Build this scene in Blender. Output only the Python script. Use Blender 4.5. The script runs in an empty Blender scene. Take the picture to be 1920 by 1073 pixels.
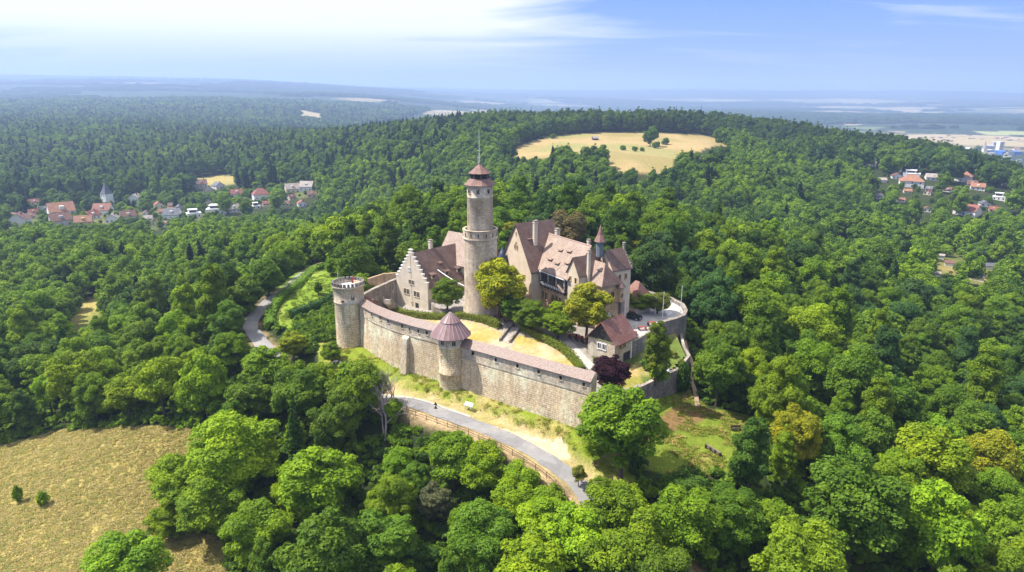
import bpy, math, random, bmesh
import numpy as np
from mathutils import Vector

# ---------------------------------------------------------------- camera, world, sun, exposure
S = bpy.context.scene
PITCH = math.radians(16.0); FOC = 1280.0; CZ = 49.0          # photograph pixels: 1920 x 1073, 24 mm lens
cam = bpy.data.objects.new("camera", bpy.data.cameras.new("camera"))
S.collection.objects.link(cam); S.camera = cam
cam.location = (0, 0, CZ); cam.rotation_euler = (math.pi / 2 - PITCH, 0, 0)
cam.data.sensor_width = 36; cam.data.lens = 24; cam.data.clip_end = 80000; cam.data.clip_start = 1

SUN_EL = math.radians(56); SUN_AZ = math.atan2(-0.985, 0.12)    # the sun stands to the left and a little beyond the castle
sdir = Vector((math.cos(SUN_EL) * math.sin(SUN_AZ), math.cos(SUN_EL) * math.cos(SUN_AZ), math.sin(SUN_EL)))
sl = bpy.data.lights.new("sun", 'SUN'); sl.energy = 4.4; sl.angle = math.radians(0.5); sl.color = (1.0, 0.94, 0.84)
so = bpy.data.objects.new("sun", sl); S.collection.objects.link(so)
so.rotation_euler = (-sdir).to_track_quat('-Z', 'Y').to_euler()

W = bpy.data.worlds.new("World"); S.world = W; W.use_nodes = True
def world_nodes():
    nt = W.node_tree; N = nt.nodes; L = nt.links; N.clear()
    out = N.new('ShaderNodeOutputWorld')
    sky = N.new('ShaderNodeTexSky'); sky.sky_type = 'NISHITA'; sky.sun_disc = False
    sky.sun_elevation = SUN_EL; sky.sun_rotation = SUN_AZ; sky.altitude = 300
    sky.air_density = 1.2; sky.dust_density = 0.8; sky.ozone_density = 3.5
    b1 = N.new('ShaderNodeBackground'); b1.inputs[1].default_value = 0.105
    tint = N.new('ShaderNodeMix'); tint.data_type = 'RGBA'; tint.blend_type = 'MULTIPLY'; tint.inputs[0].default_value = 1; tint.inputs[7].default_value = (.30, .41, .96, 1)
    L.new(sky.outputs[0], tint.inputs[6]); L.new(tint.outputs[2], b1.inputs[0])
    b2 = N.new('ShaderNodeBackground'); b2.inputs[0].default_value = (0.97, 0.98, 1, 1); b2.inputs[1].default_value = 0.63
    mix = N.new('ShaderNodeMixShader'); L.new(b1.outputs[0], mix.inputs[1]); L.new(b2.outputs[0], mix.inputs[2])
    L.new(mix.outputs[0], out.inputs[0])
    tc = N.new('ShaderNodeTexCoord')
    def m(op, a, b=None, c=None):
        n = N.new('ShaderNodeMath'); n.operation = op
        for i, v in enumerate((a, b, c)):
            if v is None: continue
            if isinstance(v, (int, float)): n.inputs[i].default_value = v
            else: L.new(v, n.inputs[i])
        return n.outputs[0]
    sep = N.new('ShaderNodeSeparateXYZ'); L.new(tc.outputs['Generated'], sep.inputs[0])
    zz = m('ADD', m('MAXIMUM', sep.outputs[2], 0.0), 0.12)
    cx = m('DIVIDE', sep.outputs[0], zz); cy = m('DIVIDE', sep.outputs[1], zz)
    cmb = N.new('ShaderNodeCombineXYZ'); L.new(cx, cmb.inputs[0]); L.new(cy, cmb.inputs[1])
    mp = N.new('ShaderNodeMapping'); mp.inputs['Rotation'].default_value = (0, 0, 0.25); mp.inputs['Scale'].default_value = (0.45, 1.5, 1)
    L.new(cmb.outputs[0], mp.inputs[0])
    no = N.new('ShaderNodeTexNoise'); no.inputs['Scale'].default_value = 1.1; no.inputs['Detail'].default_value = 8; no.inputs['Roughness'].default_value = 0.62
    no.inputs['Distortion'].default_value = 0.6
    L.new(mp.outputs[0], no.inputs['Vector'])
    # a bright bank of thin cloud stands beyond the castle, to the west
    d0 = Vector((-0.36, 1.0, 0.36)).normalized()
    dt = N.new('ShaderNodeVectorMath'); dt.operation = 'DOT_PRODUCT'; L.new(tc.outputs['Generated'], dt.inputs[0]); dt.inputs[1].default_value = d0
    mr = N.new('ShaderNodeMapRange'); mr.interpolation_type = 'SMOOTHSTEP'
    L.new(dt.outputs['Value'], mr.inputs[0]); mr.inputs[1].default_value = 0.83; mr.inputs[2].default_value = 0.99
    mr.inputs[3].default_value = 0.0; mr.inputs[4].default_value = 1.0
    f1 = m('ADD', m('MULTIPLY', mr.outputs[0], 1.5), m('MULTIPLY', m('SUBTRACT', no.outputs[0], 0.52), 2.3))
    hi = N.new('ShaderNodeMapRange'); hi.interpolation_type = 'SMOOTHSTEP'; L.new(sep.outputs[2], hi.inputs[0])     # white veil overhead, out of view, added as soft fill light
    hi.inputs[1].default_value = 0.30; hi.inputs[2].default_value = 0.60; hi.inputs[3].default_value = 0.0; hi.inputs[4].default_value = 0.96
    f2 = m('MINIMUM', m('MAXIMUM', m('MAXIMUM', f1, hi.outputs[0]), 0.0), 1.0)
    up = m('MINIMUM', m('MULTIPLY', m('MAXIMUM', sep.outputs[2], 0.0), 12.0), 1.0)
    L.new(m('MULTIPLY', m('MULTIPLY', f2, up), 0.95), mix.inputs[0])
world_nodes()
S.view_settings.view_transform = 'Standard'; S.view_settings.look = 'None'
S.view_settings.exposure = 1.0; S.view_settings.gamma = 1.0
S.render.engine = 'CYCLES'
try:
    S.cycles.use_denoising = True
    S.cycles.max_bounces = 8; S.cycles.diffuse_bounces = 4; S.cycles.glossy_bounces = 1
    S.cycles.transmission_bounces = 4; S.cycles.transparent_max_bounces = 4; S.cycles.volume_bounces = 2
    S.cycles.sample_clamp_indirect = 4
    S.cycles.use_adaptive_sampling = True; S.cycles.adaptive_threshold = 0.02
except Exception: pass

# ---------------------------------------------------------------- pixel <-> place
cP, sP = math.cos(PITCH), math.sin(PITCH)
def ray(px, py):
    x = (px - 960) / FOC; v = (536.5 - py) / FOC
    return (x, cP + v * sP, -sP + v * cP)
def at(px, py, z):
    d = ray(px, py); t = (z - CZ) / d[2]; return (d[0] * t, d[1] * t, z)
def proj(x, y, z):
    z = z - CZ; f = y * cP - z * sP; u = y * sP + z * cP
    return (960 + FOC * x / f, 536.5 - FOC * u / f, f)

# ---------------------------------------------------------------- the lie of the land
CTRL = [(-40,154,-8.5),(-38,145,-8.7),(-25,136,-9.0),(-13,125.5,-9.6),(0,117,-10.1),(14.2,107.5,-10.6),(22,107,-11.6),
 (35,110,-12.3),(45,115,-12.8),(41,124,-11.6),(30,103,-13.2),(40,105,-13.6),(-21,122.5,-10.5),(-16,119,-10.9),(-5,112,-12),(4,106,-13),(11.4,99.5,-14),
 (-8.5,121,-10.2),(17,93,-16),(24,87,-19),
 (-22,112,-17),(-5,101,-20),(-20,90,-26),(0,82,-26),(20,76,-27),(0,60,-32),(-30,60,-33),(40,60,-34),(0,35,-36),
 (-86,120,-26),(-100,141,-27),(-60,101,-26.5),(-72,86,-28),(-50,90,-27.5),(-60,115,-25),(-45,75,-31),(-120,160,-30),
 (-50,150,-10.5),(-55,160,-9),(-67,169,-9),(-72,185,-8),(-64,205,-6.3),(-55,215,-6),(-48,180,-6.5),(-50,195,-5.2),(-42,172,-7.5),(-55,172,-7.6),
 (-75,150,-17),(-95,175,-24),(-90,205,-22),(-150,200,-33),(-130,250,-34),(-90,260,-20),(-200,350,-43),(-120,340,-36),(-240,580,-58),(-450,580,-58),(-100,600,-58),(-150,420,-47),
 (0,182,-1),(-30,205,-1),(0,235,0),(30,262,-2),(-40,262,-2),(60,225,-5),(-20,330,-14),(40,350,-20),(110,285,-22),(0,450,-40),(110,450,-40),(210,420,-42),
 (46,150,-10),(45,132,-11.5),(60,150,-16),(60,125,-17),(100,150,-25),(80,103,-26),(100,205,-22),(160,250,-31),(60,80,-29),(130,120,-34),(210,300,-42),(300,420,-48),(250,500,-46),(350,520,-48),
 (300,650,-33),(400,650,-34),(300,800,-27),(480,760,-29),(440,860,-27),(490,670,-42),(390,560,-42),(200,620,-24),
 (50,560,-11),(150,560,-10),(0,700,-9),(150,745,-7.5),(0,860,-1),(150,870,1),(250,870,-2),(330,890,-8),(230,745,-10),(350,770,-20),(-110,700,-24),(-110,960,-8),(-230,1000,-24),(0,1120,-18),(150,1120,-22),(430,960,-30),(590,770,-64),(720,800,-84),(560,1000,-62),(-300,760,-56),
 (-600,800,-56),(-500,1000,-50),(-900,1600,-44),(-300,1600,-70),(0,1700,-115),(400,1600,-125),(900,1500,-130),(1000,1000,-115),
 (-2000,2600,-35),(-1000,3200,-38),(0,3200,-128),(1500,3000,-130),(2600,2600,-130),(-3500,4200,10),(-1200,5600,0),(400,6000,-125),(3000,5500,-130),
 (-6000,7000,120),(-2600,8200,110),(0,8500,-60),(3500,8500,-118),(7000,7000,-120),
 (-8500,10500,285),(-4200,11800,205),(-1500,12000,60),(1500,12500,40),(4500,12500,20),(6500,12500,35),(9500,11500,-30),
 (-12000,16000,160),(-3000,19000,60),(3000,19000,40),(12000,16000,-20)]
CT = np.array(CTRL, float)
def _uv(x, y):
    x = np.asarray(x, float); y = np.asarray(y, float)
    r = np.maximum(np.hypot(x, y), 32.0); th = np.clip(np.arctan2(x, np.maximum(y, 1e-6) if np.ndim(y) == 0 else y), -0.95, 0.95)
    return np.log(r), th
_cu, _cv = _uv(CT[:, 0], CT[:, 1])
def _phi(d2): return 0.5 * d2 * np.log(d2 + 1e-12)
def _fit():
    n = len(CT); d2 = (_cu[:, None] - _cu[None]) ** 2 + (_cv[:, None] - _cv[None]) ** 2
    A = np.zeros((n + 3, n + 3)); A[:n, :n] = _phi(d2) + np.eye(n) * 2e-4
    Pm = np.c_[np.ones(n), _cu, _cv]; A[:n, n:] = Pm; A[n:, :n] = Pm.T
    return np.linalg.solve(A, np.r_[CT[:, 2], 0, 0, 0])
_wt = _fit()
def hgt(x, y):
    """height of the natural ground"""
    u, v = _uv(x, y); sh = np.shape(u); u = np.ravel(u); v = np.ravel(v)
    out = np.empty(len(u))
    for i in range(0, len(u), 20000):
        d2 = (u[i:i+20000, None] - _cu[None]) ** 2 + (v[i:i+20000, None] - _cv[None]) ** 2
        out[i:i+20000] = _phi(d2) @ _wt[:-3] + _wt[-3] + _wt[-2] * u[i:i+20000] + _wt[-1] * v[i:i+20000]
    out = np.maximum(out, -134.0)
    return out.reshape(sh) if sh else float(out[0])
def ground(px, py, lift=0.0):
    """where the sight line through a pixel of the photograph meets the ground (raised by lift)"""
    d = ray(px, py); t = np.geomspace(40, 14000, 2200)
    x, y, z = d[0] * t, d[1] * t, CZ + d[2] * t
    g = hgt(x, y) + lift
    k = np.where(z < g)[0]
    if not len(k): return None
    k = k[0]
    if k == 0: return (x[0], y[0], g[0])
    a = (z[k-1] - g[k-1]); b = (g[k] - z[k]); f = a / (a + b + 1e-9); tt = t[k-1] + f * (t[k] - t[k-1])
    X, Y = d[0] * tt, d[1] * tt
    return (X, Y, float(hgt(X, Y)))
def inpoly(x, y, poly):
    x = np.asarray(x, float); y = np.asarray(y, float); r = np.zeros(np.shape(x), bool); n = len(poly)
    for i in range(n):
        x1, y1 = poly[i][:2]; x2, y2 = poly[(i + 1) % n][:2]
        if y1 == y2: continue
        c = ((y1 > y) != (y2 > y)) & (x < (x2 - x1) * (y - y1) / (y2 - y1) + x1)
        r ^= c
    return r
def gpoly(pts): return [ground(px, py)[:2] for px, py in pts]
def dist_poly(x, y, path):
    x = np.asarray(x, float); y = np.asarray(y, float); d = np.full(np.shape(x), 1e9)
    for (x1, y1), (x2, y2) in zip([p[:2] for p in path[:-1]], [p[:2] for p in path[1:]]):
        dx, dy = x2 - x1, y2 - y1; L2 = dx * dx + dy * dy + 1e-9
        t = np.clip(((x - x1) * dx + (y - y1) * dy) / L2, 0, 1)
        d = np.minimum(d, np.hypot(x - x1 - t * dx, y - y1 - t * dy))
    return d

# ---------------------------------------------------------------- materials
def mat(name, rough=0.85, spec=0.3):
    m = bpy.data.materials.new(name); m.use_nodes = True
    b = m.node_tree.nodes['Principled BSDF']; b.inputs['Roughness'].default_value = rough
    b.inputs['Specular IOR Level'].default_value = spec
    return m, m.node_tree.nodes, m.node_tree.links, b
def rgba(c): return (c[0], c[1], c[2], 1)
def noise(N, L, vec, scale, detail=4, rough=0.6):
    n = N.new('ShaderNodeTexNoise'); n.inputs['Scale'].default_value = scale; n.inputs['Detail'].default_value = detail; n.inputs['Roughness'].default_value = rough
    if vec is not None: L.new(vec, n.inputs['Vector'])
    return n.outputs['Fac']
def ramp(N, L, fac, stops):
    r = N.new('ShaderNodeValToRGB'); L.new(fac, r.inputs[0]); e = r.color_ramp.elements
    while len(e) < len(stops): e.new(0.5)
    for k, (p, c) in zip(e, stops): k.position = p; k.color = rgba(c) if not isinstance(c, (int, float)) else (c, c, c, 1)
    return r.outputs[0]
def mixc(N, L, fac, a, b, mode='MIX'):
    n = N.new('ShaderNodeMix'); n.data_type = 'RGBA'; n.blend_type = mode
    for k, v in ((0, fac), (6, a), (7, b)):
        if isinstance(v, (int, float)): n.inputs[k].default_value = v
        elif isinstance(v, tuple): n.inputs[k].default_value = rgba(v)
        else: L.new(v, n.inputs[k])
    return n.outputs[2]
def bump(N, L, b, h, strength=0.4, dist=0.1):
    n = N.new('ShaderNodeBump'); n.inputs['Strength'].default_value = strength; n.inputs['Distance'].default_value = dist
    L.new(h, n.inputs['Height']); L.new(n.outputs[0], b.inputs['Normal'])
def plain(name, c, rough=0.8, var=0.25, scale=1.5, spec=0.3, metallic=0.0):
    m, N, L, b = mat(name, rough, spec); b.inputs['Metallic'].default_value = metallic
    tc = N.new('ShaderNodeTexCoord'); f = noise(N, L, tc.outputs['Object'], scale, 5)
    L.new(ramp(N, L, f, [(0.3, tuple(v * (1 - var) for v in c)), (0.7, tuple(min(1, v * (1 + var)) for v in c))]), b.inputs['Base Color'])
    return m
def ashlar(name, c1, c2, mortar, stain, bw=1.0, bh=0.45, stain_amt=0.6, bstr=0.8, msize=0.035):
    """coursed stone blocks laid by the mesh's UV (metres)"""
    m, N, L, b = mat(name, 0.92, 0.15)
    uv = N.new('ShaderNodeUVMap'); tc = N.new('ShaderNodeTexCoord')
    dist = N.new('ShaderNodeVectorMath'); dist.operation = 'MULTIPLY_ADD'
    nz = N.new('ShaderNodeTexNoise'); nz.inputs['Scale'].default_value = 0.9; nz.inputs['Detail'].default_value = 2; L.new(uv.outputs[0], nz.inputs['Vector'])
    L.new(nz.outputs['Color'], dist.inputs[0]); dist.inputs[1].default_value = (0.25, 0.22, 0); L.new(uv.outputs[0], dist.inputs[2])
    br = N.new('ShaderNodeTexBrick'); br.inputs['Scale'].default_value = 1.0
    br.inputs['Brick Width'].default_value = bw; br.inputs['Row Height'].default_value = bh; br.inputs['Mortar Size'].default_value = msize
    br.inputs['Color1'].default_value = rgba(c1); br.inputs['Color2'].default_value = rgba(c2); br.inputs['Mortar'].default_value = rgba(mortar); br.inputs['Bias'].default_value = -0.1
    br.offset_frequency = 2; br.squash = 0.8; br.squash_frequency = 3
    L.new(dist.outputs[0], br.inputs['Vector'])
    f1 = noise(N, L, tc.outputs['Object'], 0.28, 6, 0.65); f2 = noise(N, L, tc.outputs['Object'], 2.2, 5, 0.7)
    f3 = noise(N, L, tc.outputs['Object'], 0.17, 5, 0.7); pale = tuple(min(.78, v * 1.22 + .03) for v in c1); dark = tuple(v * .62 for v in c2)
    c = mixc(N, L, ramp(N, L, f3, [(0.52, 0.0), (0.60, .75)]), br.outputs['Color'], pale); c = mixc(N, L, ramp(N, L, f3, [(0.36, .6), (0.44, 0.0)]), c, dark)
    c = mixc(N, L, ramp(N, L, f1, [(0.42, 0.0), (0.62, stain_amt)]), c, stain)
    c = mixc(N, L, 1.0, c, ramp(N, L, f2, [(0.3, 0.62), (0.7, 1.25)]), 'MULTIPLY')
    L.new(c, b.inputs['Base Color'])
    mp = N.new('ShaderNodeMapping'); mp.inputs['Scale'].default_value = (.9, .9, .09); L.new(tc.outputs['Object'], mp.inputs[0])
    st = noise(N, L, mp.outputs[0], 1.0, 5, 0.7); c = mixc(N, L, 1.0, c, ramp(N, L, st, [(0.38, (.80, .78, .76)), (0.52, (1, 1, 1)), (0.75, (1.10, 1.07, 1.02))]), 'MULTIPLY')
    L.new(c, b.inputs['Base Color'])
    h = mixc(N, L, 0.5, ramp(N, L, br.outputs['Fac'], [(0.0, 1.0), (1.0, 0.0)]), f2)
    bump(N, L, b, h, bstr, 0.12)
    return m
def tiles(name, c1, c2, patch, rough=0.6, patch_amt=0.5):
    m, N, L, b = mat(name, rough, 0.4)
    uv = N.new('ShaderNodeUVMap'); tc = N.new('ShaderNodeTexCoord')
    br = N.new('ShaderNodeTexBrick'); br.inputs['Brick Width'].default_value = 0.3; br.inputs['Row Height'].default_value = 0.28
    br.inputs['Scale'].default_value = 1.0; br.inputs['Mortar Size'].default_value = 0.03
    br.inputs['Color1'].default_value = rgba(c1); br.inputs['Color2'].default_value = rgba(c2); br.inputs['Mortar'].default_value = rgba(tuple(v * 0.45 for v in c1))
    L.new(uv.outputs[0], br.inputs['Vector'])
    f1 = noise(N, L, tc.outputs['Object'], 0.45, 5, 0.7); f2 = noise(N, L, tc.outputs['Object'], 3.0, 4)
    c = mixc(N, L, ramp(N, L, f1, [(0.45, 0.0), (0.68, patch_amt)]), br.outputs['Color'], patch)
    c = mixc(N, L, 1.0, c, ramp(N, L, f2, [(0.3, 0.7), (0.7, 1.2)]), 'MULTIPLY')
    L.new(c, b.inputs['Base Color']); bump(N, L, b, br.outputs['Fac'], 0.35, -0.04)
    return m
M = {}
M['wall'] = ashlar('pale_ashlar', (.73,.60,.42), (.57,.46,.31), (.28,.21,.14), (.68,.53,.32), 0.95, 0.42, 0.55)
M['wall_upper'] = ashlar('weathered_ashlar', (.68,.57,.42), (.57,.47,.33), (.36,.29,.21), (.30,.27,.24), 0.8, 0.38, 0.6, 0.5, 0.03)
M['keep'] = ashlar('keep_rubble', (.62,.54,.42), (.56,.48,.36), (.47,.39,.29), (.36,.27,.17), 0.65, 0.34, 0.6, 0.5, 0.02)
M['bastion'] = ashlar('grey_ashlar', (.33,.30,.27), (.24,.21,.19), (.10,.09,.08), (.16,.15,.13), 0.9, 0.42, 0.7)
M['yard_wall'] = ashlar('yard_stone', (.42,.37,.31), (.30,.26,.22), (.17,.15,.13), (.22,.20,.18), 0.7, 0.32, 0.6)
M['sandstone'] = ashlar('warm_sandstone', (.64,.47,.28), (.55,.40,.24), (.42,.30,.18), (.46,.31,.19), 0.7, 0.34, 0.5, 0.4, 0.02)
M['plaster'] = plain('cream_plaster', (.56,.49,.38), 0.9, 0.14, 0.5)
M['plaster_warm'] = plain('warm_plaster', (.58,.48,.35), 0.9, 0.14, 0.5)
M['white'] = plain('white_limestone', (.74,.72,.69), 0.85, 0.08, 1)
M['tile'] = tiles('plum_tile', (.185,.105,.08), (.13,.074,.06), (.23,.17,.145))
M['tile_pink'] = tiles('sunlit_tile', (.37,.265,.205), (.30,.205,.16), (.42,.33,.27))  # pale copy of the plum tile, sun glare put into its colour
M['tile_red'] = tiles('garden_house_tile', (.27,.115,.085), (.21,.085,.065), (.30,.18,.15))
M['copper'] = tiles('coping_tile', (.32,.23,.19), (.26,.185,.155), (.24,.16,.135), 0.55, 0.4)
M['slate'] = plain('blue_slate', (.035,.05,.10), 0.5, 0.3, 3)
M['slate_pale'] = plain('weathered_slate_cladding', (.15,.17,.19), 0.6, 0.25, 3)
M['verdigris'] = plain('verdigris', (.22,.42,.38), 0.6, 0.2, 3)
M['wood'] = plain('dark_timber', (.035,.028,.024), 0.8, 0.3, 5)
M['wood_mid'] = plain('weathered_timber', (.20,.155,.12), 0.85, 0.3, 5)
M['wood_red'] = plain('red_painted_timber', (.30,.055,.04), 0.7, 0.3, 3)
M['wood_orange'] = plain('orange_timber', (.33,.13,.05), 0.7, 0.3, 3)
M['glass'] = plain('dark_glass', (.018,.02,.024), 0.15, 0.3, 2, 0.5)
M['iron'] = plain('painted_iron', (.05,.045,.045), 0.6, 0.2, 4)
M['rust'] = plain('rusty_iron', (.075,.045,.035), 0.8, 0.3, 4)
M['metal'] = plain('white_metal', (.72,.73,.75), 0.45, 0.05, 2, 0.5)
M['ridge'] = plain('ridge_tile', (.36, .26, .22), .8, .15, 2)
M['asphalt'] = None
M['gravel'] = plain('pale_gravel', (.46,.42,.38), 0.95, 0.22, 0.9)
M['paint_white'] = plain('white_paint', (.80,.80,.79), 0.6, 0.05, 2)
M['black_car'] = plain('black_car_paint', (.012,.013,.018), 0.2, 0.1, 1, 0.6)
M['rubber'] = plain('tyre_rubber', (.015,.015,.015), 0.9, 0.1, 3)
M['red'] = plain('red_lacquer', (.55,.03,.025), 0.4, 0.1, 2)
M['bark'] = plain('bark', (.085,.065,.048), 0.95, 0.35, 4)
M['deadbark'] = plain('dead_bark', (.30,.26,.22), 0.9, 0.25, 4)
def asphalt():
    m, N, L, b = mat('asphalt', 0.9, 0.25); tc = N.new('ShaderNodeTexCoord')
    f = noise(N, L, tc.outputs['Object'], 0.6, 6, 0.7); g = noise(N, L, tc.outputs['Object'], 9, 3)
    c = ramp(N, L, f, [(0.3, (.22,.215,.215)), (0.7, (.30,.29,.285))])
    c = mixc(N, L, 1.0, c, ramp(N, L, g, [(0.3, 0.85), (0.7, 1.12)]), 'MULTIPLY')
    pt = noise(N, L, tc.outputs['Object'], 0.16, 2, .4); c = mixc(N, L, 1.0, c, ramp(N, L, pt, [(0.47, (.84, .84, .86)), (0.485, (1, 1, 1)), (0.6, (1, 1, 1)), (0.61, (1.1, 1.08, 1.04))]), 'MULTIPLY')
    dn = noise(N, L, tc.outputs['Object'], 0.9, 6, .75); c = mixc(N, L, ramp(N, L, dn, [(0.6, 0.0), (0.72, 0.55)]), c, (.42, .34, .25)); L.new(c, b.inputs['Base Color'])
    return m
M['asphalt'] = asphalt()

# ---------------------------------------------------------------- mesh helpers
class MB:
    def __init__(s): s.v = []; s.f = []; s.uv = []
    def face(s, pts, uv=None):
        i = len(s.v); s.v += [tuple(p) for p in pts]; s.f.append(tuple(range(i, i + len(pts))))
        if uv is None:
            a = [Vector(p) for p in pts]; n = Vector((0, 0, 0))
            for k in range(len(a)):
                p, q = a[k], a[(k + 1) % len(a)]
                n += Vector(((p.y - q.y) * (p.z + q.z), (p.z - q.z) * (p.x + q.x), (p.x - q.x) * (p.y + q.y)))
            n = n.normalized() if n.length > 1e-12 else Vector((0, 0, 1))
            t = Vector((-n.y, n.x, 0))
            t = t.normalized() if t.length > 0.05 else Vector((1, 0, 0))
            w = n.cross(t); uv = [(p.dot(t), p.dot(w)) for p in a]
        s.uv += [tuple(u) for u in uv]; return s
    def quad(s, a, b, c, d): return s.face([a, b, c, d])
    def box(s, x0, x1, y0, y1, z0, z1):
        p = [(x, y, z) for z in (z0, z1) for y in (y0, y1) for x in (x0, x1)]
        for q in ((0, 2, 3, 1), (4, 5, 7, 6), (0, 1, 5, 4), (1, 3, 7, 5), (3, 2, 6, 7), (2, 0, 4, 6)): s.face([p[k] for k in q])
        return s
    def obox(s, o, u, v, w):
        """box from a corner o spanned by three vectors"""
        o, u, v, w = map(Vector, (o, u, v, w))
        if u.cross(v).dot(w) < 0: u, v = v, u
        p = [o + u * a + v * b + w * c for c in (0, 1) for b in (0, 1) for a in (0, 1)]
        for q in ((0, 2, 3, 1), (4, 5, 7, 6), (0, 1, 5, 4), (1, 3, 7, 5), (3, 2, 6, 7), (2, 0, 4, 6)): s.face([p[k] for k in q])
        return s
    def prism(s, poly, z0, z1, top=True, bottom=False):
        n = len(poly); ar = sum(poly[i][0] * poly[(i + 1) % n][1] - poly[(i + 1) % n][0] * poly[i][1] for i in range(n))
        if ar < 0: poly = poly[::-1]
        f0 = (lambda i: z0) if isinstance(z0, (int, float)) else (lambda i: z0[i]); f1 = (lambda i: z1) if isinstance(z1, (int, float)) else (lambda i: z1[i])
        for i in range(n):
            j = (i + 1) % n; a, b = poly[i], poly[j]
            s.face([(a[0], a[1], f0(i)), (b[0], b[1], f0(j)), (b[0], b[1], f1(j)), (a[0], a[1], f1(i))])
        if top: s.face([(p[0], p[1], f1(i)) for i, p in enumerate(poly)])
        if bottom: s.face([(p[0], p[1], f0(i)) for i, p in reversed(list(enumerate(poly)))])
        return s
    def lathe(s, prof, seg=48, cx=0, cy=0, rot=0.0, rad=None):
        """profile [(r, z)] turned round a vertical axis; UV runs round in metres"""
        rr = max(r for r, z in prof); v = 0.0
        for (r0, z0), (r1, z1) in zip(prof[:-1], prof[1:]):
            dv = math.hypot(r1 - r0, z1 - z0)
            for k in range(seg):
                a0 = 2 * math.pi * k / seg + rot; a1 = 2 * math.pi * (k + 1) / seg + rot
                g = lambda a, r, z: (cx + r * math.cos(a), cy + r * math.sin(a), z)
                u0, u1 = rr * (a0 - rot), rr * (a1 - rot)
                if r1 < 1e-6: s.face([g(a0, r0, z0), g(a1, r0, z0), g(a0, 0, z1)], [(u0, v), (u1, v), ((u0 + u1) / 2, v + dv)])
                elif r0 < 1e-6: s.face([g(a0, 0, z0), g(a1, r1, z1), g(a0, r1, z1)], [(u0, v), (u1, v + dv), (u0, v + dv)])
                else: s.face([g(a0, r0, z0), g(a1, r0, z0), g(a1, r1, z1), g(a0, r1, z1)], [(u0, v), (u1, v), (u1, v + dv), (u0, v + dv)])
            v += dv
        return s
    def tube(s, path, r, seg=6, cap=True):
        pts = [Vector(p) for p in path]; R = r if isinstance(r, (list, tuple)) else [r] * len(pts); rings = []
        for i, p in enumerate(pts):
            d = (pts[min(i + 1, len(pts) - 1)] - pts[max(i - 1, 0)]).normalized()
            a = d.cross(Vector((0, 0, 1))) if abs(d.z) < 0.9 else d.cross(Vector((1, 0, 0)))
            a.normalize(); b = d.cross(a)
            rings.append([p + (a * math.cos(2 * math.pi * k / seg) + b * math.sin(2 * math.pi * k / seg)) * R[i] for k in range(seg)])
        for A, B in zip(rings[:-1], rings[1:]):
            for k in range(seg): s.face([A[k], B[k], B[(k + 1) % seg], A[(k + 1) % seg]])
        if cap: s.face(rings[-1][::-1]); s.face(rings[0])
        return s
    def build(s, name, m, parent=None, smooth=False):
        me = bpy.data.meshes.new(name); me.from_pydata(s.v, [], s.f)
        uvl = me.uv_layers.new(name='UVMap'); uvl.data.foreach_set('uv', np.array(s.uv, 'f').ravel())
        bm = bmesh.new(); bm.from_mesh(me); bmesh.ops.remove_doubles(bm, verts=bm.verts, dist=1e-4); bm.normal_update(); bm.to_mesh(me); bm.free()
        if smooth: me.polygons.foreach_set('use_smooth', np.ones(len(me.polygons), bool))
        o = bpy.data.objects.new(name, me); S.collection.objects.link(o)
        me.materials.append(M[m] if isinstance(m, str) else m)
        if parent is not None: o.parent = parent
        return o
def tag(o, label=None, cat=None, group=None, kind='thing'):
    if label: o['label'] = label
    if cat: o['category'] = cat
    if group: o['group'] = group
    o['kind'] = kind
    return o
def thing(name, label, cat, loc=(0, 0, 0), rz=0.0, group=None):
    o = bpy.data.objects.new(name, None); S.collection.objects.link(o); o.empty_display_size = 0.5
    o.location = loc; o.rotation_euler = (0, 0, rz); return tag(o, label, cat, group)
def clone(o, loc=None, rz=None, label=None, parent=None):
    c = o.copy(); S.collection.objects.link(c)
    if parent is not None: c.parent = parent
    if loc is not None: c.location = loc
    if rz is not None: c.rotation_euler = (0, 0, rz)
    if label: c['label'] = label
    for ch in list(o.children): clone(ch, parent=c)
    return c
def win(parent, p, t, n, w, h, fm='sandstone', name='window', bars=1, pane='glass', fw=0.14, proud=0.10, base=None):
    """a window: surround standing proud of the wall, pane set back in it. p: middle of the sill line, t: along the wall, n: out of the wall"""
    p = Vector(p); t = Vector(t).normalized(); n = Vector(n).normalized(); z = Vector((0, 0, 1)); m = MB()
    o = p - n * 0.05
    m.obox(o - t * (w / 2 + fw), t * fw, n * (proud + .05), z * (h + fw)); m.obox(o + t * (w / 2), t * fw, n * (proud + .05), z * (h + fw))
    m.obox(o - t * (w / 2) + z * h, t * w, n * (proud + .05), z * fw); m.obox(o - t * (w / 2 + fw) - z * fw, t * (w + 2 * fw), n * (proud + .10), z * fw)
    for k in range(bars):
        m.obox(o - t * (w / 2) + t * (w * (k + 1) / (bars + 1) - .035), t * .07, n * (proud + .03), z * h)
    f = m.build(name, fm, parent)
    MB().obox(o - t * (w / 2 - .002), t * (w - .004), n * (.05 + .02), z * (h - .004)).build('pane', pane, f)
    return f

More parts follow.
